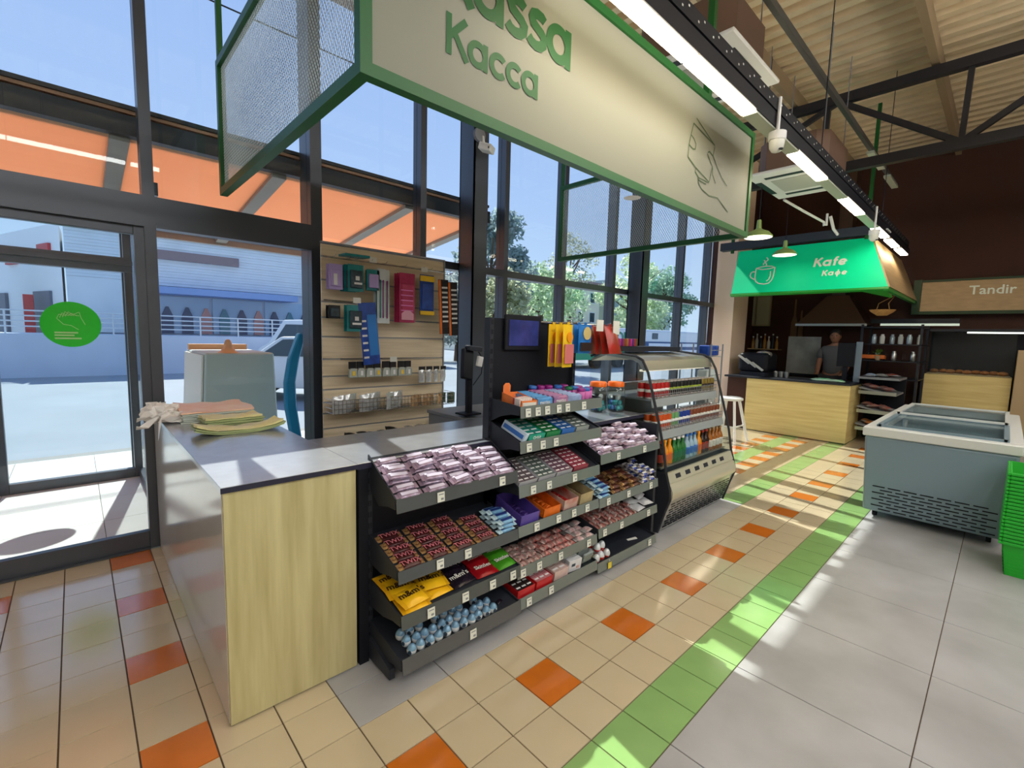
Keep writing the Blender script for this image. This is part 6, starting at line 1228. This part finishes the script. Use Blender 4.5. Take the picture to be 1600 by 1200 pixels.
t = thing('apartment_block', 'cream apartment block behind the trees on the right', 'building', (36, 36, 0)); part('wall', MB().box(27, 42, 30, 40, -.1, 7.2), M_apt, t); part('wall', MB().box(43, 58, 30, 40, -.1, 8.0), mat('pale_teal_render', rgb(180, 200, 196), .8), t); part('roof', MB().box(26.5, 42.3, 29.6, 40, 7.2, 7.45), M_bkr, t); part('chimney', MB().box(33, 33.6, 34, 35, 7.4, 8.1), M_bkr, t)
for i in range(7):
    for j in range(3): f = part('window', MB().box(28.2+2*i, 29.2+2*i, 29.95, 30.0, 1.0+2.1*j, 2.2+2.1*j), M_wf, t); part('pane', MB().box(28.3+2*i, 29.1+2*i, 29.93, 29.96, 1.1+2.1*j, 2.1+2.1*j), M_carg, t, f)
M_trunk = mat('tree_bark', rgb(96, 78, 62), .9)
def tree(lab, x, y, h, r, c, seed, n=1500, rz=.9, ls=.16, dens=1.0):
    rr = random.Random(seed); t = thing('tree', lab, 'tree', (x, y, -.1))
    obj('trunk', MB().tube([(0, 0, 0), (.08, .02, h*.3), (-.05, .05, h*.6), (0, 0, h*.85)], [r*.09, r*.07, r*.05, .03], 8), M_trunk, t, smooth=True)
    br = MB()
    for k in range(7): a = k*.9; z0 = h*(.3+.07*k); br.tube([(0, 0, z0), (r*.35*math.cos(a), r*.35*math.sin(a), z0+h*.1), (r*.7*math.cos(a), r*.7*math.sin(a), z0+h*.2)], [r*.035, r*.025, .01], 6)
    obj('branches', br, M_trunk, t)
    n = n*2; ls = ls*.68; b = MB(); cl = []; g = sum(c)/3; c = tuple(g*.5+k*.5 for k in c)  # leaf colours greyed, so distance haze is painted into them
    for k in range(26):
        a = rr.uniform(0, 6.28); q = rr.uniform(.15, 1)**.6; zz = rr.uniform(.28, .98); k2 = math.sin(PI*min(1, (zz-.15)/.9))**.6
        cl.append((r*q*k2*math.cos(a)*.85, r*q*k2*math.sin(a)*.85, h*zz, r*rr.uniform(.22, .38)))
    for k in range(n):
        cx, cy, cz, cr_ = cl[k % 26]; d = Vector((rr.gauss(0, 1), rr.gauss(0, 1), rr.gauss(0, 1))).normalized(); p = Vector((cx, cy, cz))+d*cr_*rr.uniform(.5, 1.05)
        a1 = Vector((rr.gauss(0, 1), rr.gauss(0, 1), rr.gauss(0, 1))).normalized(); a2 = a1.cross(d); a2 = a2.normalized() if a2.length > 1e-3 else Vector((0, 0, 1)); s = ls*rr.uniform(.7, 1.4)
        b.add([p-a1*s, p-a2*s*.6, p+a1*s, p+a2*s*.6], [(0, 1, 2, 3)], 0 if rr.random() < .6 else 1)
    stuff(obj('crown', b, [translucent('leaf_%d' % seed, tuple(min(1, k*1.8) for k in c), .65), translucent('leafb_%d' % seed, tuple(min(1, k*1.3) for k in c), .65)], t))
tree('tall blue green pine like tree in the left gap of the right windows', 13.6, 15.2, 7.1, 2.0, rgb(120, 150, 146), 1, 2600, ls=.17)
tree('yellow green bush in front of the tall blue green tree', 10.4, 11.2, 3.8, 1.3, rgb(160, 168, 110), 2, 1800, ls=.13)
tree('pale green round tree near the middle of the right windows', 20.6, 18.6, 5.7, 2.6, rgb(160, 190, 130), 3, 2600, ls=.17)
tree('thin leaved tall tree before the cream apartment block', 28.5, 23, 9.6, 2.2, rgb(150, 160, 120), 4, 900, ls=.16)
tree('broad pale green tree at the right end of the windows', 38, 23, 8.8, 3.6, rgb(176, 198, 140), 5, 2600, ls=.26)
tree('hazy green tree beside the pillar edge', 47, 25, 9.0, 3.6, rgb(130, 176, 140), 6, 2400, ls=.26)
tree('grey green shrub mass low in the left gap of the right windows', 15.6, 20.5, 5.0, 2.6, rgb(150, 160, 150), 7, 2400, ls=.16)
tree('dark palm like tree before the white fronted shop', -3.7, 21.5, 4.3, 1.1, rgb(80, 110, 104), 8, 900, ls=.14)
t = thing('overhead_cable', 'thin overhead cable crossing the sky above the glass', 'cable', (0, 12, 9)); part('cable', MB().tube([(-6, 12, 9.12), (3, 12, 9.05), (12, 12, 9.02), (30, 12, 9.1)], .02, 5), M_black, t)
